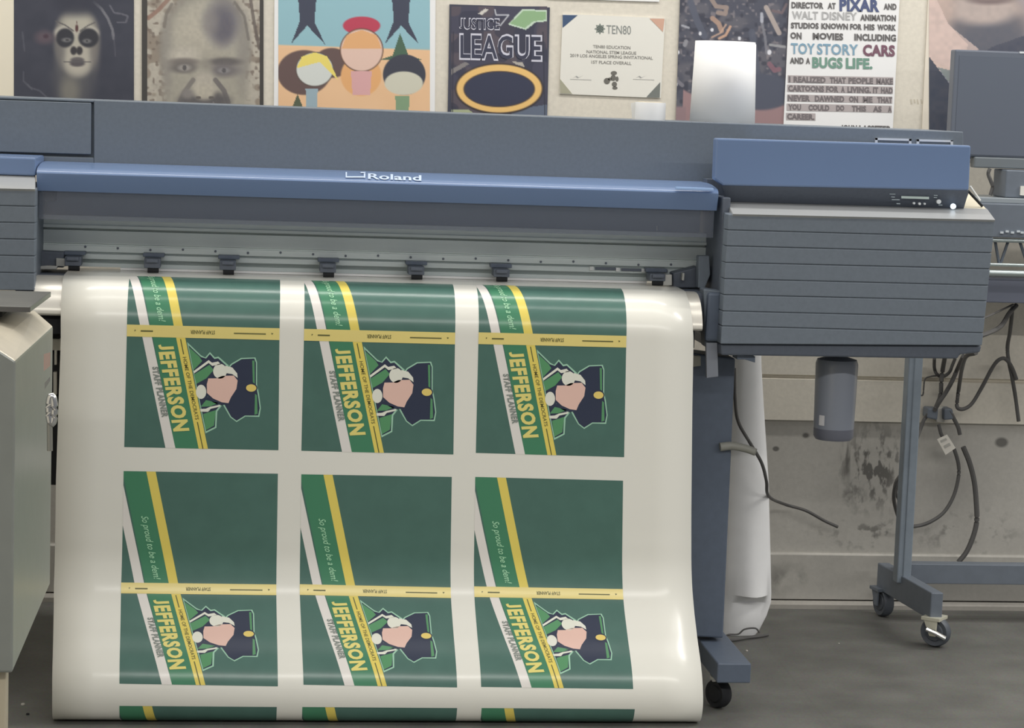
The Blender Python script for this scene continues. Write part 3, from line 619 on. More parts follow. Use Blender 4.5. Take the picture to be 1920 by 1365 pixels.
MB().px([(50, 740), (112, 740), (112, 910), (50, 908)], 5.05, .05).build('take_up_box', gap, PR, .003)
MB().px([(70, 588), (113, 588), (113, 636), (70, 634)], 5.0, .05).build('take_up_box', gap, PR, .003)
MB().px([(70, 634), (113, 636), (113, 657), (70, 655)], 5.02, .03).px([(102, 657), (106, 657), (106, 684), (102, 684)], 5.02, .02).px([(100, 698), (106, 698), (106, 740), (100, 740)], 5.02, .02).build('stand_bracket', apron_m, PR)
MB().px([(95, 655), (113, 657), (113, 742), (95, 740)], 5.045, .02).build('take_up_plate', gap, PR)
pth = smooth_path([at(1350, 838, 5.05), at(1372, 836, 5.05), at(1398, 841, 5.04), at(1417, 848, 5.03)])
MB().tube(pth, [.010-.0015*i/len(pth) for i in range(len(pth))], 12).build('lever', mat('lever_grey', rgb((108, 108, 102), .5), .5), PR, 0, True)

# ================================================================== HANGING PRINT
hz = [(4.90, .60), (4.90, .46), (4.90, .38), (4.897, .315), (4.876, .25), (4.828, .185), (4.785, .135), (4.763, .095), (4.757, .055), (4.768, .02), (4.797, .0035), (4.86, .003), (5.0, .003), (5.15, .003)]
prof3 = [Vector((0, 5.185, zt+.0)), Vector((0, 5.06, zt+.0006))] + [Vector((0, y, z_)) for y, z_ in arc(0, 28)] + smooth_path([(0, y, z_) for y, z_ in [(4.90, zt-R_-.03), (4.90, .75)]+hz], 7)
S_ = [0.0]
for a, b in zip(prof3, prof3[1:]): S_.append(S_[-1]+(b-a).length)
S_ = np.array(S_); PY = np.array([p.y for p in prof3]); PZ = np.array([p.z for p in prof3])
# resample evenly
sg = np.arange(0, S_[-1], .006)
def yz(s): return float(np.interp(s, S_, PY)), float(np.interp(s, S_, PZ))
def s_at(u, v, lo=None):
    """arc length along the print where the sight line of (u,v) meets it"""
    last = None
    for s in np.arange(.12, S_[-1], .002):
        y, z_ = yz(s); g_ = z_-at(u, v, y).z
        if g_ <= 0: return s if last is None else s-.002*(-g_)/(last-g_+1e-9)
        last = g_
    return S_[-1]-.3
def edge_fit(pts):
    d = []
    for u, v in pts:
        s = s_at(u, v); d.append((s, at(u, v, yz(s)[0]).x))
    d.sort(); return np.array([a for a, b in d]), np.array([b for a, b in d])
eL = edge_fit([(117, 530), (114, 640), (109, 780), (105, 900), (101, 1100), (99, 1230), (98, 1300)])
eR = edge_fit([(1288, 556), (1300, 640), (1298, 760), (1296, 960), (1300, 1130), (1309, 1210), (1317, 1280), (1318, 1320)])
def paper_pt(x, s, off=0.0):
    y, z_ = yz(s); y2, z2 = yz(min(s+.004, S_[-1])); y1, z1 = yz(max(s-.004, 0))
    t = Vector((0, y2-y1, z2-z1)).normalized(); n = Vector((0, t.z, -t.y))
    return Vector((x, y, z_))+n*off
vinyl = mat('white_print_vinyl', rgb((215, 211, 202), EP), .2, spec=.4)
ps = MB(); nx = 16
rows_ = list(sg)
for s in rows_:
    xl_, xr_ = float(np.interp(s, *eL)), float(np.interp(s, *eR))
    for i in range(nx+1): ps.v.append(tuple(paper_pt(xl_+(xr_-xl_)*i/nx, s, .0008)))
for j in range(len(rows_)-1):
    for i in range(nx): ps.f.append([j*(nx+1)+i, (j+1)*(nx+1)+i, (j+1)*(nx+1)+i+1, j*(nx+1)+i+1]); ps.m.append(0)
PRINT = thing('printed_banner', 'long sheet of green planner covers hanging from printer to floor', 'printed banner', (.28, YH, 0))
sh_ = ps.build('vinyl_sheet', vinyl, PRINT, 0, 'all')
so = sh_.modifiers.new('thickness', 'SOLIDIFY'); so.thickness = .0006; so.offset = 1
INK = dict(g=mat('print_dark_green', rgb((72, 103, 94), EP), .22, 0, .05, 25), l=mat('print_mid_green', rgb((66, 122, 92), EP), .22), w=mat('print_white', rgb((212, 208, 202), EP), .22),
           y=mat('print_yellow', rgb((222, 194, 96), EP), .22), b=mat('print_band_yellow', rgb((220, 196, 122), EP), .22), k=mat('print_olive_text', rgb((92, 92, 52), EP), .4), t=mat('print_grey_text', rgb((122, 128, 122), EP), .4),
           s=mat('print_pale_script', rgb((158, 204, 168), EP), .4), n=mat('print_navy', rgb((48, 54, 72), EP), .22), p=mat('print_peach', rgb((214, 178, 165), EP), .22), o=mat('print_gold', rgb((226, 190, 108), EP), .22),
           m=mat('print_leaf_green', rgb((84, 138, 96), EP), .22), a=mat('print_pale_outline', rgb((150, 190, 166), EP), .22), j=mat('print_letter_yellow', rgb((222, 200, 118), EP), .22), c=mat('print_cream', rgb((220, 214, 200), EP), .22))
KEYS = list(INK); MATS = [INK[k] for k in KEYS]
def strips(poly, step=.0125):
    """cut an outline in (p,q) into thin cross strips so it can follow the sheet"""
    bm = bmesh.new(); vs = [bm.verts.new((a, b, 0)) for a, b in poly]; bm.faces.new(vs)
    qs = [b for a, b in poly]; q = (math.floor(min(qs)/step)+1)*step
    while q < max(qs):
        bmesh.ops.bisect_plane(bm, geom=bm.verts[:]+bm.edges[:]+bm.faces[:], plane_co=(0, q, 0), plane_no=(0, 1, 0)); q += step
    bm.verts.index_update(); V = [v.co.to_2d() for v in bm.verts]; Fc = [[v.index for v in f.verts] for f in bm.faces]; bm.free(); return V, Fc
W1 = lambda q: .266-.345*(1-q)
W2 = lambda q: -.008+.338*q
Y1 = lambda q: .146+.335*q
def el(cx, cy, rx, ry, n=20): return [(cx+rx*math.cos(2*math.pi*k/n), cy+ry*math.sin(2*math.pi*k/n)) for k in range(n)]
def zpt(x, y): return ((x-133)/1064, .5+(y-442)/(1254-442)*.5)   # reading positions off one print
SHAPES = [('g', 1, [(0, 0), (1, 0), (1, 1), (0, 1)]), ('w', 2, [(0, .06), (W2(1), 1), (W1(1), 1), (0, .23)]), ('l', 2, [(0, .0), (Y1(0), 0), (Y1(1), 1), (W2(1), 1), (0, .025)]),
          ('y', 3, [(Y1(0), 0), (Y1(0)+.06, 0), (Y1(1)+.06, 1), (Y1(1), 1)]), ('b', 4, [(0, .474), (1, .474), (1, .524), (0, .524)]),
          ('k', 4, [(Y1(.53)+.024, .53), (Y1(.53)+.031, .53), (Y1(.595)+.031, .595), (Y1(.595)+.024, .595)]), ('k', 4, [(Y1(.885)+.024, .885), (Y1(.885)+.031, .885), (Y1(1)+.031, 1), (Y1(1)+.024, 1)])]
# plain patchwork emblem in the print's own colours
EMB = [('a', 2, [(860, 655), (930, 612), (1030, 606), (1042, 640), (1044, 800), (1058, 860), (1072, 960), (1062, 1022), (965, 1022), (905, 1062), (860, 1030), (815, 955), (790, 900), (790, 750)]),
       ('n', 3, [(866, 662), (934, 620), (1022, 614), (1034, 642), (1036, 800), (1050, 866), (1064, 960), (1054, 1012), (962, 1014), (904, 1052), (866, 1024), (824, 950), (800, 900), (800, 750)]),
       ('m', 4, [(1008, 628), (1024, 628), (1028, 790), (1014, 780)]), ('m', 4, [(1030, 860), (1044, 870), (1050, 1000), (1028, 1008)]),
       ('a', 2, [(552, 510), (650, 600), (680, 615), (712, 576), (746, 612), (772, 606), (846, 668), (730, 760), (700, 900), (800, 950), (770, 990), (765, 1105), (690, 1146)]),
       ('n', 3, [(562, 532), (650, 612), (686, 622), (712, 590), (744, 624), (770, 618), (836, 676), (720, 770), (700, 890), (786, 950), (758, 985), (755, 1098), (694, 1130)]),
       ('m', 4, [(566, 545), (640, 610), (660, 640), (600, 705)]), ('m', 4, [(604, 735), (710, 665), (740, 700), (690, 760), (622, 800)]), ('m', 4, [(654, 960), (690, 912), (780, 930), (720, 955)]), ('m', 4, [(672, 1010), (760, 980), (748, 1090), (692, 1124)]),
       ('c', 5, [(600, 712), (704, 632), (728, 650), (770, 640), (790, 660), (730, 672), (704, 652), (604, 728)]), ('c', 5, [(650, 976), (690, 972), (720, 958), (790, 942), (786, 956), (724, 972), (706, 994), (654, 994)]),
       ('n', 4, el(800, 840, 112, 104)), ('p', 5, [(704, 760), (760, 758), (800, 740), (880, 736), (908, 770), (900, 830), (862, 890), (846, 930), (800, 925), (740, 900), (696, 862), (694, 800)]), ('c', 5, el(784, 708, 48, 52)), ('c', 6, [(820, 668), (870, 680), (904, 720), (908, 752), (870, 726), (826, 720)]), ('c', 5, el(655, 855, 36, 50)), ('n', 5, el(1003, 820, 44, 34)), ('o', 6, el(1003, 820, 36, 26))]
for k, l, poly in EMB: SHAPES.append((k, l, [zpt(*p) for p in poly]))
def along(p0, q0, p1, q1, cap, body, bold=0, shear=0, down=True):
    """a line of lettering from (p0,q0) to (p1,q1), tops pointing to +p"""
    vs, fs = text_mesh(body, bold, shear, 1.14 if bold > .04 else 1.0, body.isupper())
    return [(p0+x*(p1-p0)+y*cap, q0+x*(q1-q0)-y*cap*.05) for x, y in vs], fs
TXT = [('j', 5, along(.205, .556, .322, .928, .098, 'JEFFERSON', .048)), ('k', 5, along(Y1(.607)+.018, .607, Y1(.875)+.018, .875, .024, 'HOME OF THE DEMOCRATS', .01)),
       ('t', 5, along(.168, .652, .242, .868, .040, 'STAFF PLANNER', .05)), ('s', 5, along(.118, .19, .21, .46, .046, 'So proud to be a dem!', .004, .3))]
vs, fs = text_mesh('STAFF PLANNER', .02)
TXT.append(('k', 6, ([(.575-x*.16, .491+y*.016) for x, y in vs], fs)))
SHAPES += [('k', 6, [(.09, .496), (.17, .496), (.17, .502), (.09, .502)]), ('k', 6, [(.70, .497), (.91, .497), (.91, .502), (.70, .502)]), ('k', 6, [(.05, .494), (.06, .496), (.05, .502)]), ('k', 6, [(.945, .494), (.96, .496), (.95, .502)])]
CUT = [(k, l, strips(p)) for k, l, p in SHAPES]
def clip_q(V, Fc, qmin, qmax):
    keep = [f for f in Fc if all(qmin-1e-6 <= V[i][1] <= qmax+1e-6 for i in f)]; return V, keep
def make_print(top, mid, bot, qmax=1.0, qmin=0.0):
    """top, mid, bot: ((xl, s), (xr, s)) of the print's top edge, fold band centre and bottom edge"""
    def place(p, q, off):
        if q <= .5: A_, B_, t = top, mid, q/.5
        else: A_, B_, t = mid, bot, (q-.5)/.5
        xl_ = A_[0][0]+(B_[0][0]-A_[0][0])*t; xr_ = A_[1][0]+(B_[1][0]-A_[1][0])*t
        sl = A_[0][1]+(B_[0][1]-A_[0][1])*t; sr = A_[1][1]+(B_[1][1]-A_[1][1])*t
        return paper_pt(xl_+(xr_-xl_)*p, max(.01, sl+(sr-sl)*p), .0014+off*.00022)
    mb = MB()
    for k, l, (V, Fc) in CUT + [(k, l, t) for k, l, t in TXT]:
        V, Fc = clip_q(V, Fc, qmin, qmax)
        if not Fc: continue
        used = sorted({i for f in Fc for i in f}); ix = {o: n for n, o in enumerate(used)}
        mb.add([place(V[i][0], V[i][1], l) for i in used], [[ix[i] for i in f] for f in Fc], KEYS.index(k))
    # faces must look at the room
    o = mb.build('planner_cover', MATS, PRINT, 0, 'all', recalc=False)
    bm = bmesh.new(); bm.from_mesh(o.data)
    for f in bm.faces:
        f.normal_update()
        c_ = f.calc_center_median()
        if f.normal.dot(CC-c_) < 0 and f.normal.y > -.2: f.normal_flip()
    bm.to_mesh(o.data); bm.free()
    return o
def corner(u, v):
    s = s_at(u, v); return (at(u, v, yz(s)[0]).x, s)
cols1 = [((238, 620), (524, 627), (233, 838), (522, 844)), ((570, 628), (853, 635), (565, 845), (850, 852)), ((897, 634.5), (1174, 641), (892, 849), (1170, 857))]
cols2 = [((232, 883), (521, 888), (227, 1104), (518, 1107.5), (224, 1282), (521, 1287)), ((565, 889), (847, 894), (562, 1107), (845, 1113), (569, 1284), (857, 1289)), ((891, 894), (1168, 901), (889, 1111), (1168, 1116), (902, 1288), (1187, 1292))]
cols3 = [((224, 1323), (519, 1325)), ((567, 1325), (857, 1327)), ((903, 1327), (1190, 1329))]
for c1, c2, c3 in zip(cols1, cols2, cols3):
    T, Mi, B = (corner(*c2[0]), corner(*c2[1])), (corner(*c2[2]), corner(*c2[3])), (corner(*c2[4]), corner(*c2[5]))
    half = (Mi[0][1]-T[0][1]+Mi[1][1]-T[1][1])/2
    m1 = (corner(*c1[0]), corner(*c1[1])); b1 = (corner(*c1[2]), corner(*c1[3]))
    make_print(((m1[0][0]-.0005, m1[0][1]-half), (m1[1][0]-.0005, m1[1][1]-half)), m1, b1, 1.0, math.floor((.189-m1[0][1]+half)/half*.5/.0125)*.0125)
    make_print(T, Mi, B)
    t3 = (corner(*c3[0]), corner(*c3[1]))
    make_print(t3, ((t3[0][0], t3[0][1]+half), (t3[1][0], t3[1][1]+half)), ((t3[0][0], t3[0][1]+2*half), (t3[1][0], t3[1][1]+2*half)), .45)

# ================================================================== THINGS ON THE PRINTER
zp = zv(1355, 231.5, 5.2)+.0005                             # printer's flat top
white_roll = mat('white_roll_paper', rgb((226, 225, 222), EW), .6)
c = at(1355, 200, 5.34); hgt = zv(1355, 78, 5.34)-zp
RT = thing('paper_roll', 'tall white paper roll standing upright on the printer top', 'paper roll', (c.x, 5.34, zp))
mb = MB(); n = 72; prof_r = []
rb, rt = .0755, .0700
ringB, ringT = [], []
for k in range(n+8):
    th = -.55+2*math.pi*k/n; e = .0016*k/n
    ringB.append((c.x+(rb+e)*math.cos(th), 5.34+(rb+e)*math.sin(th), zp)); ringT.append((c.x+(rt+e)*math.cos(th)-.0, 5.34+(rt+e)*math.sin(th), zp+hgt-(.004 if k > n else 0)))
N = len(ringB)
mb.add(ringB+ringT, [(i, i+1, N+i+1, N+i) for i in range(N-1)])
o = mb.build('paper', white_roll, RT, 0, True); so = o.modifiers.new('thickness', 'SOLIDIFY'); so.thickness = .0012
MB().lathe([(.02, 0), (.02, hgt-.004), (.0665, hgt-.004), (.072, .0)], (c.x, 5.34, zp), 'z', 48).build('core', white_roll, RT, 0, True)
c = at(1219, 210, 5.32); zt2 = zv(1219, 192, 5.32)
TP = thing('tape_roll', 'small white roll of tape lying flat on the printer top beneath the certificate', 'tape', (c.x, 5.32, zp))
MB().lathe([(.028, .001), (.0355, 0), (.036, .002), (.036, zt2-zp-.002), (.0355, zt2-zp), (.028, zt2-zp-.001), (.028, .001)], (c.x, 5.32, zp), 'z', 48).build('tape', white_roll, TP, 0, True)
MB().lathe([(.026, 0), (.028, 0), (.028, zt2-zp+.0015), (.026, zt2-zp+.0015), (.026, 0)], (c.x, 5.32, zp), 'z', 40).build('core', mat('card_core', rgb((198, 186, 164), EW), .7), TP, 0, True)
MB().px([(1183, 193), (1191, 192), (1191, 229), (1186, 229)], 5.318, .002).build('loose_end', mat('clear_tape', rgb((214, 212, 206), EW), .3), TP)

# ================================================================== METAL CABINET (left, nearer)
cab_m = mat('cabinet_grey_paint', rgb((126, 129, 124), .84), .32, .15, .04, 20)
cab_top = mat('cabinet_top_lit', rgb((190, 182, 164), .68), .3, .1, .10, 9)  # paler copy for the shoulder: overhead light falling there is in the colour
yn, yf = 3.62, 4.36
A_, B_ = at(22, 1262, yn), at(95, 1097, yf)
xr_ = (at(26, 900, yn).x+at(96, 850, yf).x)/2
zbot = A_.z; zbotf = B_.z
ztn, ztf = at(30, 676, yn).z, at(98, 612, yf).z
CB = thing('metal_cabinet', 'grey metal machine cabinet on legs at the left with sloping shoulder', 'cabinet', (xr_-.2, 4.0, 0))
xn, xf = at(27, 900, yn).x, at(96.5, 850, yf).x
pn = [(xn, zbot), (xn, ztn), (xn-.035, ztn+.022), (xn-.30, ztn+.10), (xn-.75, ztn+.10), (xn-.75, zbot)]
pf = [(xf, zbotf), (xf, ztf), (xf-.033, ztf+.028), (xf-.25, ztf+.10), (xf-.75, ztf+.10), (xf-.75, zbotf)]
nb = len(pn); mb = MB()
mb.add([(x, yn, z_) for x, z_ in pn]+[(x, yf, z_) for x, z_ in pf], [list(range(nb)), list(range(2*nb-1, nb-1, -1))]+[(i, (i+1) % nb, nb+(i+1) % nb, nb+i) for i in range(nb)])
mb.m = [0, 0]+[0, 1, 1, 1, 0, 0]
cabo = mb.build('body', [cab_m, cab_top], CB, .004)
plate_m = mat('plate_dark_steel', rgb((104, 104, 100), .8), .35, .4, .12, 12)
P = [at(-120, 575, 3.95), at(57, 575, 3.95), at(95.5, 547, 4.30), at(-120, 543, 4.30)]
zz = P[1].z; P = [Vector((p.x, p.y, zz)) for p in P]; P[2].z = P[3].z = at(95.5, 547, 4.30).z
MB().prism(P, (0, 0, -.0095)).build('top_plate', plate_m, CB, .001)
MB().box(P[0].x, P[1].x, 3.9475, 3.9495, zz-.0095, zz-.0012).build('plate_edge', mat('plate_edge_black', rgb((66, 66, 66), .8), .5), CB)
MB().box(xn-.25, xn-.06, 3.99, 4.25, ztn+.03, zz-.009).build('plate_mount', gap, CB, .002)
def side(u, v):                                          # point on the cabinet's right side
    lo, hi = yn, yf
    for _ in range(40):
        Y = (lo+hi)/2; xs = xn+(xf-xn)*(Y-yn)/(yf-yn)
        if at(u, v, Y).x < xs: lo = Y
        else: hi = Y
    p = at(u, v, Y); return Vector((p.x+.0015, p.y, p.z))
chrome = mat('chrome', (.75, .75, .74), .18, 1.0)
hp = [side(83+5*math.cos(t), 768+26*math.sin(t))+Vector((.010, 0, 0)) for t in [k*.3 for k in range(22)]]
HD = MB().tube(hp, .006, 10).build('handle', chrome, CB, 0, True)
MB().tube([side(84, 790)+Vector((.006, 0, 0)), side(84.5, 845)+Vector((.006, 0, 0))], .0045, 8).build('latch_bar', mat('latch_grey', rgb((118, 118, 112), .66), .3, .5), HD)
s_ = MB(); s_.add([side(80, 664), side(93, 660), side(92.5, 686), side(80, 696)], [[0, 1, 2, 3]]); s_.build('warning_sticker', ink((150, 130, 120), .76), CB, recalc=False)
s_ = MB(); s_.add([side(82, 718), side(92, 706), side(92, 714), side(82, 730)], [[0, 1, 2, 3]]); s_.build('logo', ink((104, 104, 100), .66), CB, recalc=False)
lm = mat('cabinet_leg_tan', rgb((150, 142, 124), .66), .5)
for x in (xn-.052, xn-.70):
    for y in (yn+.02, yf-.06):
        x -= .16*(y > 4)
        MB().box(x, x+.04, y, y+.04, 0, zbot+.01 if y < 4 else zbotf+.01).build('leg', lm, CB, .002)
s_ = MB().box(xn-.045, xn-.030, yn+.016, yn+.02, .0, zbot-.01); s_.build('leg_slot', gap, CB)

cab = mat('cable_black_rubber', rgb((72, 71, 70), .62), .6)
def cable(pts, r, label, Y=YW-.03, name='cable'):
    P = [at(p[0], p[1], p[2] if len(p) > 2 else Y) for p in pts]
    return tag(MB().tube(smooth_path(P, 7), r, 8).build(name, cab, None, 0, True), label, 'cable', 'loose black cables')
# ================================================================== BEHIND THE STAND
tube_m = mat('white_sleeve', rgb((206, 205, 203), .50), .55, 0, .04, 12, bump=.3)
def sleeve():
    y0 = 5.62
    rows = [(1192, 1352, 1416), (1178, 1350, 1424), (1150, 1350, 1438), (1125, 1350, 1446), (1108, 1352, 1446), (1060, 1352, 1445), (900, 1358, 1441), (760, 1364, 1432), (690, 1368, 1428), (560, 1372, 1424)]
    mb = MB(); n = 28; k = 0
    for v, a, b in rows:
        p, q = at(a, v, y0), at(b, v, y0); cx, rx = (p.x+q.x)/2, (q.x-p.x)/2; ry = rx*(.62 if v < 1120 else .35)
        off = -.022 if v == 1108 else (.022 if v == 1125 else 0)
        for j in range(n):
            t = 2*math.pi*j/n; wob = 1+.03*math.sin(5*t+v)
            mb.v.append((cx+rx*math.cos(t), y0+off*math.exp(-((t-4.9)/.55)**2)+ry*math.sin(t)*wob, max(.004, p.z)))
    for i in range(len(rows)-1):
        for j in range(n): mb.f.append([i*n+j, i*n+(j+1) % n, (i+1)*n+(j+1) % n, (i+1)*n+j]); mb.m.append(0)
    mb.f += [list(range(n)), [(len(rows)-1)*n+j for j in range(n)]]; mb.m += [0, 0]
    zmin = min(v[2] for v in mb.v); mb.v = [(x, y, z_-max(0, zmin-.001)*(1 if z_ < .12 else 0)) for x, y, z_ in mb.v]
    return mb.build('paper_tube', tube_m, None, 0, True)
tag(sleeve(), 'tall white paper sleeve with crumpled foot standing behind the printer leg', 'paper tube')
# waste ink bottle hanging under the printer
p0, p1 = at(1566, 672, 5.08), at(1562, 823, 5.08); hb = p0.z-p1.z; rb_ = 41*5.08/F
BT = thing('ink_waste_bottle', 'dark translucent bottle hanging beneath the slatted printer end', 'bottle', (p1.x, 5.08, p1.z))
bm_ = mat('smoky_bottle', rgb((88, 92, 100), .38), .28, spec=.6); bd = mat('bottle_liquid', rgb((66, 68, 76), .36), .3)
MB().lathe([(0, 0), (rb_*.85, 0), (rb_*.95, .008), (rb_*.95, .026)], p1, 'z', 40).build('liquid_band', bd, BT, 0, True)
MB().lathe([(rb_*.95, .026), (rb_*.96, .06), (rb_, hb-.012), (rb_*.93, hb-.002), (rb_*.5, hb+.004), (rb_*.4, hb+.006), (0, hb+.006)], p1, 'z', 40).build('bottle_body', bm_, BT, 0, True)
mb = MB(); l = [(p1.x+(rb_*.965)*math.cos(t)*1.012, 5.08+(rb_*.965)*math.sin(t)*1.012, z_) for z_ in (zv(1532, 800, 5.03), zv(1532, 781, 5.03)) for t in (-2.62, -2.45, -2.3)]
mb.add(l, [(0, 1, 4, 3), (1, 2, 5, 4)]).build('paper_label', mat('bottle_label', rgb((150, 150, 152), .42), .5), BT, recalc=False)

# ================================================================== EQUIPMENT CART + MONITOR
cart_m = mat('cart_grey_steel', rgb((96, 104, 112), .5), .45, .1, .05, 40)
cart_d = mat('cart_dark_steel', rgb((78, 84, 92), .5), .45, 0, .05, 40)
silver = mat('silver_tube', rgb((150, 158, 158), .6), .3, .7)
YC = 5.70
CT = thing('equipment_cart', 'grey steel equipment cart on chrome casters behind the printer at right', 'cart', (at(1697, 1080, YC).x, YC, 0))
xc0, xc1 = at(1703, 700, YC).x, at(1729, 700, YC).x
zfo = zv(1700, 1080, YC)
po = MB().box(xc0, xc1, YC, YC+.04, zfo-.02, 1.0); po.box(xc0+.014, xc1+.0, YC-.003, YC+.02, zfo-.02, 1.0); po.build('post', cart_m, CT, .003)
xb = (xc0+xc1)/2
# foot beam running front to back
pr0, pf0 = at(1656, 1062, 5.87), at(1748, 1128, 5.50)
ftb = MB().prism([(pr0.x-.016, 5.87, zfo-.07), (pr0.x+.016, 5.87, zfo-.07), (pr0.x+.016, 5.87, zfo), (pr0.x-.016, 5.87, zfo)], (pf0.x-pr0.x+.012, -.37, 0)).build('foot_beam', cart_d, CT, .003)
for u, v, yy, cr, top in ((1655, 1155, 5.84, 0, zfo-.07), (1753, 1212, 5.52, 1, zfo-.07)):
    g_ = at(u, v, Z=0.0); cc = (g_.x, g_.y, .0385)
    caster_bits(ftb, cc, .038, .014, top, .9 if cr else .2, 1)
    fork(ftb, cc, .038, .014, top, .9 if cr else .2, mat('bright_zinc', rgb((168, 166, 152), .5), .3, .4) if cr else cart_d)
    if cr:
        MB().tube([(cc[0]-.035, cc[1]-.03, .052), (cc[0]-.012, cc[1]-.036, .043), (cc[0]+.012, cc[1]-.04, .03)], .006, 8).build('brake_pedal', chrome, ftb, 0, True)
xe = 2.35
MB().box(xb, xe, YC+.06, YC+.10, zv(1760, 1095, YC+.06), zv(1760, 1058, YC+.06)).build('crossbar', cart_d, CT, .002)
MB().box(xe, xe+.04, YC, YC+.04, .08, 1.0).build('post', cart_m, CT, .003)
MB().box(xe+.004, xe+.036, 5.5, 5.87, zfo-.07, zfo).build('foot_beam', cart_d, CT, .003)
xs0, xs1 = at(1840, 420, 5.62).x, 2.40
zq = lambda v, Y=5.62: zv(1885, v, Y)
MB().box(xs0-.1, xs1, 5.62, 5.85, zq(446), zq(382)).build('shelf', cart_d, CT, .003)
MB().box(xs0-.02, xs1, 5.64, 5.84, zq(382), zq(372)).build('shelf_top', mat('shelf_top_grey', rgb((118, 124, 128), .6), .3), CT, .002)
for v, rr in ((451, .0055), (497, .004), (513, .0085)):
    MB().tube([(xs0-.05, 5.63, zq(v)), (xs1, 5.63, zq(v))], rr, 12).build('rail', silver, CT, 0, True)
for a, b in ((1866, 1873), (1890, 1876), (1912, 1926)):
    MB().tube([at(a, 453, 5.65), at(b, 494, 5.65)], .004, 8).build('brace', cart_d, CT, 0, True)
MB().box(xs0-.12, xs1, 5.66, 5.86, zq(568, 5.66), zq(522, 5.66)).build('drawer_box', mat('drawer_navy', rgb((84, 88, 100), .5), .5), CT, .003)
sc_ = MB()
for k, u in enumerate((1878, 1888, 1898, 1909, 1916)):
    p = at(u, 436-(k % 2)*2, 5.619); sc_.box(p.x-.004, p.x+.004, 5.616, 5.622, p.z-.0025, p.z+.0025)
sc_.build('control_mark', mat('mark_pale', rgb((150, 156, 160), .5), .5), CT)
cable([(1856, 316, 5.69), (1853, 326, 5.69), (1858, 340, 5.69), (1861, 350, 5.69), (1857, 366, 5.69)], .005, 'short black cable hanging below the monitor against bare wall', Y=5.69)
EQ = thing('equipment_box', 'dark box on the cart shelf under the monitor', 'box', (at(1900, 345, 5.66).x, 5.66, zq(372)))
MB().box(at(1873, 340, 5.66).x+.018, at(1960, 340, 5.66).x, 5.66, 5.76, zq(372)+.0005, zv(1900, 319, 5.66)).build('case', cart_d, EQ, .003)
MB().px([(1914, 349), (1926, 349), (1926, 367), (1913, 366)], 5.655, .01).build('switch_plate', mat('plate_white', rgb((196, 194, 186), .7), .5), EQ)
YM = 5.70
MN = thing('computer_monitor', 'large dark monitor on the cart with its screen switched off', 'monitor', (at(1900, 300, YM).x, YM, zv(1900, 300, YM)))
mon = mat('monitor_dark_plastic', rgb((86, 92, 103), .70), .4)
xm0, xm1 = at(1788, 150, YM).x, at(1788, 150, YM).x+.56
MB().box(xm0, xm1, YM, YM+.04, zv(1830, 294, YM), zv(1800, 93, YM)).build('casing', mon, MN, .004)
MB().box(xm0+.012, xm1-.012, YM-.001, YM+.004, zv(1830, 290, YM), zv(1800, 104, YM)).build('screen', mat('screen_dark_glass', rgb((86, 92, 103), .70), .22), MN)
MB().box(at(1826, 300, YM).x, xm1-.03, YM-.006, YM+.03, zv(1850, 315, YM), zv(1830, 294, YM)).build('lower_bezel', mat('bezel_grey', rgb((94, 100, 104), .68), .4), MN, .003)
MB().px([(1912, 96.5), (1928, 97), (1928, 100.5), (1912, 100)], YM-.001, .002).build('maker_mark', mat('mark_white', rgb((190, 194, 198), .68), .4), MN)
xk = (xm0+xm1)/2
MB().box(xk-.03, xk+.03, YM+.0405, YM+.06, zq(372), zv(1830, 200, YM)).build('stand_neck', mon, MN, .003)

# ================================================================== CABLES
cable([(1377, 690, 5.45), (1378, 745, 5.45), (1384, 790, 5.45), (1406, 830, 5.45), (1428, 868, 5.5), (1437, 902, 5.52), (1441, 930, 5.6), (1470, 945, 5.88), (1510, 957, 5.89), (1545, 976, 5.9), (1571, 988, 5.9)], .0042, 'thin cable curving from the printer leg across the lower wall')
cable([(1820, 598, 5.6), (1845, 596, 5.6), (1870, 585, 5.66), (1900, 571, 5.72)], .0028, 'thin short cable from printer end up to cart drawer, uppermost one')
cable([(1800, 640, 5.6), (1822, 634, 5.6), (1850, 626, 5.62), (1876, 612, 5.68), (1892, 588, 5.72), (1906, 572, 5.74)], .0062, 'thick cable sweeping from the printer end up to the cart drawer')
cable([(1899, 572, 5.8), (1894, 620, 5.85), (1889, 650, 5.88), (1891, 675, 5.88), (1898, 710, 5.88), (1904, 745, 5.89), (1910, 790, 5.89)], .0052, 'black cable dropping straight from cart drawer down the right edge', Y=5.88)
cable([(1830, 662, 5.2), (1812, 668, 5.3), (1804, 690, 5.6), (1799, 720, 5.85), (1795, 750, 5.88), (1795, 764, 5.88), (1806, 767, 5.88), (1822, 757, 5.88), (1840, 728, 5.88), (1858, 694, 5.87), (1870, 677, 5.86), (1882, 672, 5.86), (1892, 680, 5.86), (1900, 695, 5.87), (1906, 712, 5.87)], .0052, 'black cable hanging in a wide wave loop beside the cart post')
cable([(1752, 672, 5.85), (1752, 690), (1757, 702), (1768, 706), (1780, 698), (1786, 684), (1791, 672)], .0046, 'short cable drooping in a small loop under the printer end')
cable([(1772, 668, 5.8), (1768, 690), (1765, 715), (1764, 738), (1760, 752), (1754, 766, 5.88)], .006, 'thick cable falling straight into the black power plug', Y=5.885)
cable([(1806, 668, 5.7), (1796, 690), (1785, 715), (1772, 738), (1761, 754), (1752, 770, 5.885)], .006, 'thick cable running down diagonally to the black power plug', Y=5.875)
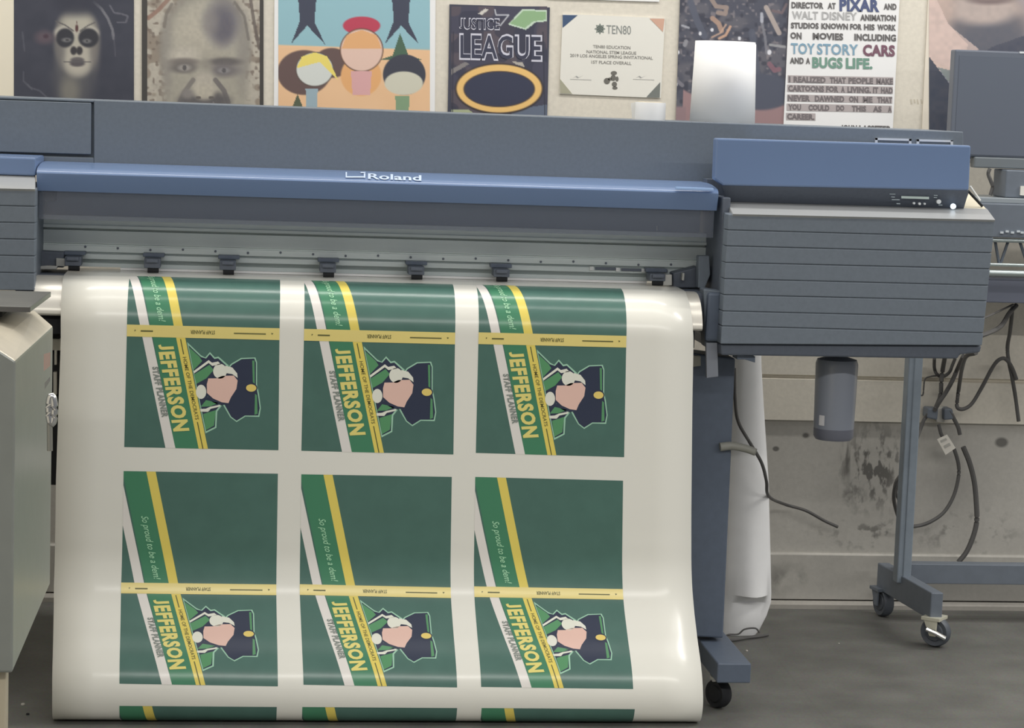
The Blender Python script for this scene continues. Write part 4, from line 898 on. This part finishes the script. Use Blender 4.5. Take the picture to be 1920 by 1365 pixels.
cable([(1742, 774), (1731, 790), (1722, 815, 5.8), (1706, 850, 5.78), (1692, 885, 5.78), (1680, 905, 5.78), (1676, 935, 5.8), (1683, 965, 5.85), (1694, 985, 5.86), (1720, 986), (1745, 978), (1770, 960), (1788, 930), (1797, 895), (1797, 870), (1790, 845), (1786, 836)], .0052, 'long cable looping behind the cart post to the white tag', Y=5.89)
cable([(1692, 890, 5.83), (1680, 920, 5.84), (1684, 935, 5.86), (1692, 955, 5.86)], .004, 'short cable twist crossing at the left of the cart post')
cable([(1780, 770), (1788, 784), (1796, 800), (1800, 815)], .0055, 'stub of cable under the right half of the power plug', Y=5.89)
cable([(1806, 838), (1818, 868), (1827, 905), (1831, 950), (1831, 980), (1824, 1008), (1812, 1035), (1797, 1054)], .0072, 'thick loose cable hanging down the lower wall to right of the cart post', Y=5.885)
cable([(1727, 742), (1731, 738), (1734, 712), (1745, 706), (1760, 704)], .0022, 'thin grey wire stapled in a step beside the cart post', Y=5.915)
cable([(1352, 1197, 5.5), (1366, 1190, 5.5), (1384, 1189, 5.5), (1396, 1180, 5.5), (1416, 1178, 5.5), (1424, 1186, 5.5)], .0022, 'thin wire lying over the foot of the white sleeve', Y=5.5)
def ground_cable(pts, r, label):
    P = [at(a, b, Z=r+.0008) for a, b in pts]
    tag(MB().tube(smooth_path(P, 7), r, 8).build('cable', cab, None, 0, True), label, 'cable', 'loose black cables')
ground_cable([(1354, 1201), (1376, 1200), (1400, 1196), (1424, 1193), (1440, 1190)], .004, 'black cable lying on the floor at the foot of the white sleeve')
# power plug adaptor on the wall
PG = thing('power_plug', 'black double power plug with pale blocks on the wall behind the cart', 'plug', (at(1770, 790, 5.9).x, 5.9, zv(1770, 800, 5.9)))
MB().px([(1740, 765), (1760, 766), (1758, 788), (1738, 784)], 5.885, .045).build('plug_body', cart_d, PG, .004)
MB().px([(1770, 766), (1786, 766), (1790, 786), (1770, 788)], 5.885, .045).build('plug_body', cart_d, PG, .004)
MB().px([(1756, 764), (1772, 764), (1772, 792), (1756, 792)], 5.905, .028).build('socket_plate', mat('socket_grey', rgb((140, 138, 132), .5), .5), PG, .003)
TG = thing('cable_tag', 'white paper tag wrapped round the cable end below the power plug', 'tag', at(1774, 838, 5.88))
MB().px([(1757, 824), (1776, 815), (1792, 840), (1773, 853)], 5.872, .003).build('tag_paper', mat('tag_white', rgb((176, 172, 164), .55), .6), TG)
MB().px([(1763, 826), (1774, 821), (1776, 825), (1765, 830)], 5.871, .002).px([(1769, 836), (1780, 830), (1783, 835), (1772, 841)], 5.871, .002).build('tag_print', mat('tag_grey_print', rgb((140, 138, 132), .55), .6), TG)
MB().tube([at(1760, 796, 5.885), at(1764, 812, 5.885), at(1770, 826, 5.885)], .005, 8).build('plug_tip', cab, TG)
# floor litter
for u, v, r_, lab in ((1400, 1221, .0035, 'white paper crumb on the floor beside the printer foot'), (1573, 1207, .0022, 'tiny pale crumb on the floor midway between printer and cart'), (43, 1322, .005, 'pale scrap of grit on the floor by the cabinet leg'), (52, 1340, .004, 'dark scrap of grit on the floor by the cabinet leg')):
    p = at(u, v, Z=0); tag(MB().lathe([(0, 0), (r_, .0005), (r_*.8, r_*.8), (0, r_)], p, 'z', 7).build('crumb', mat('crumb_white', rgb((196, 192, 184), .9), .7) if 'dark' not in lab else gap, None), lab, 'litter', 'crumbs on the floor')
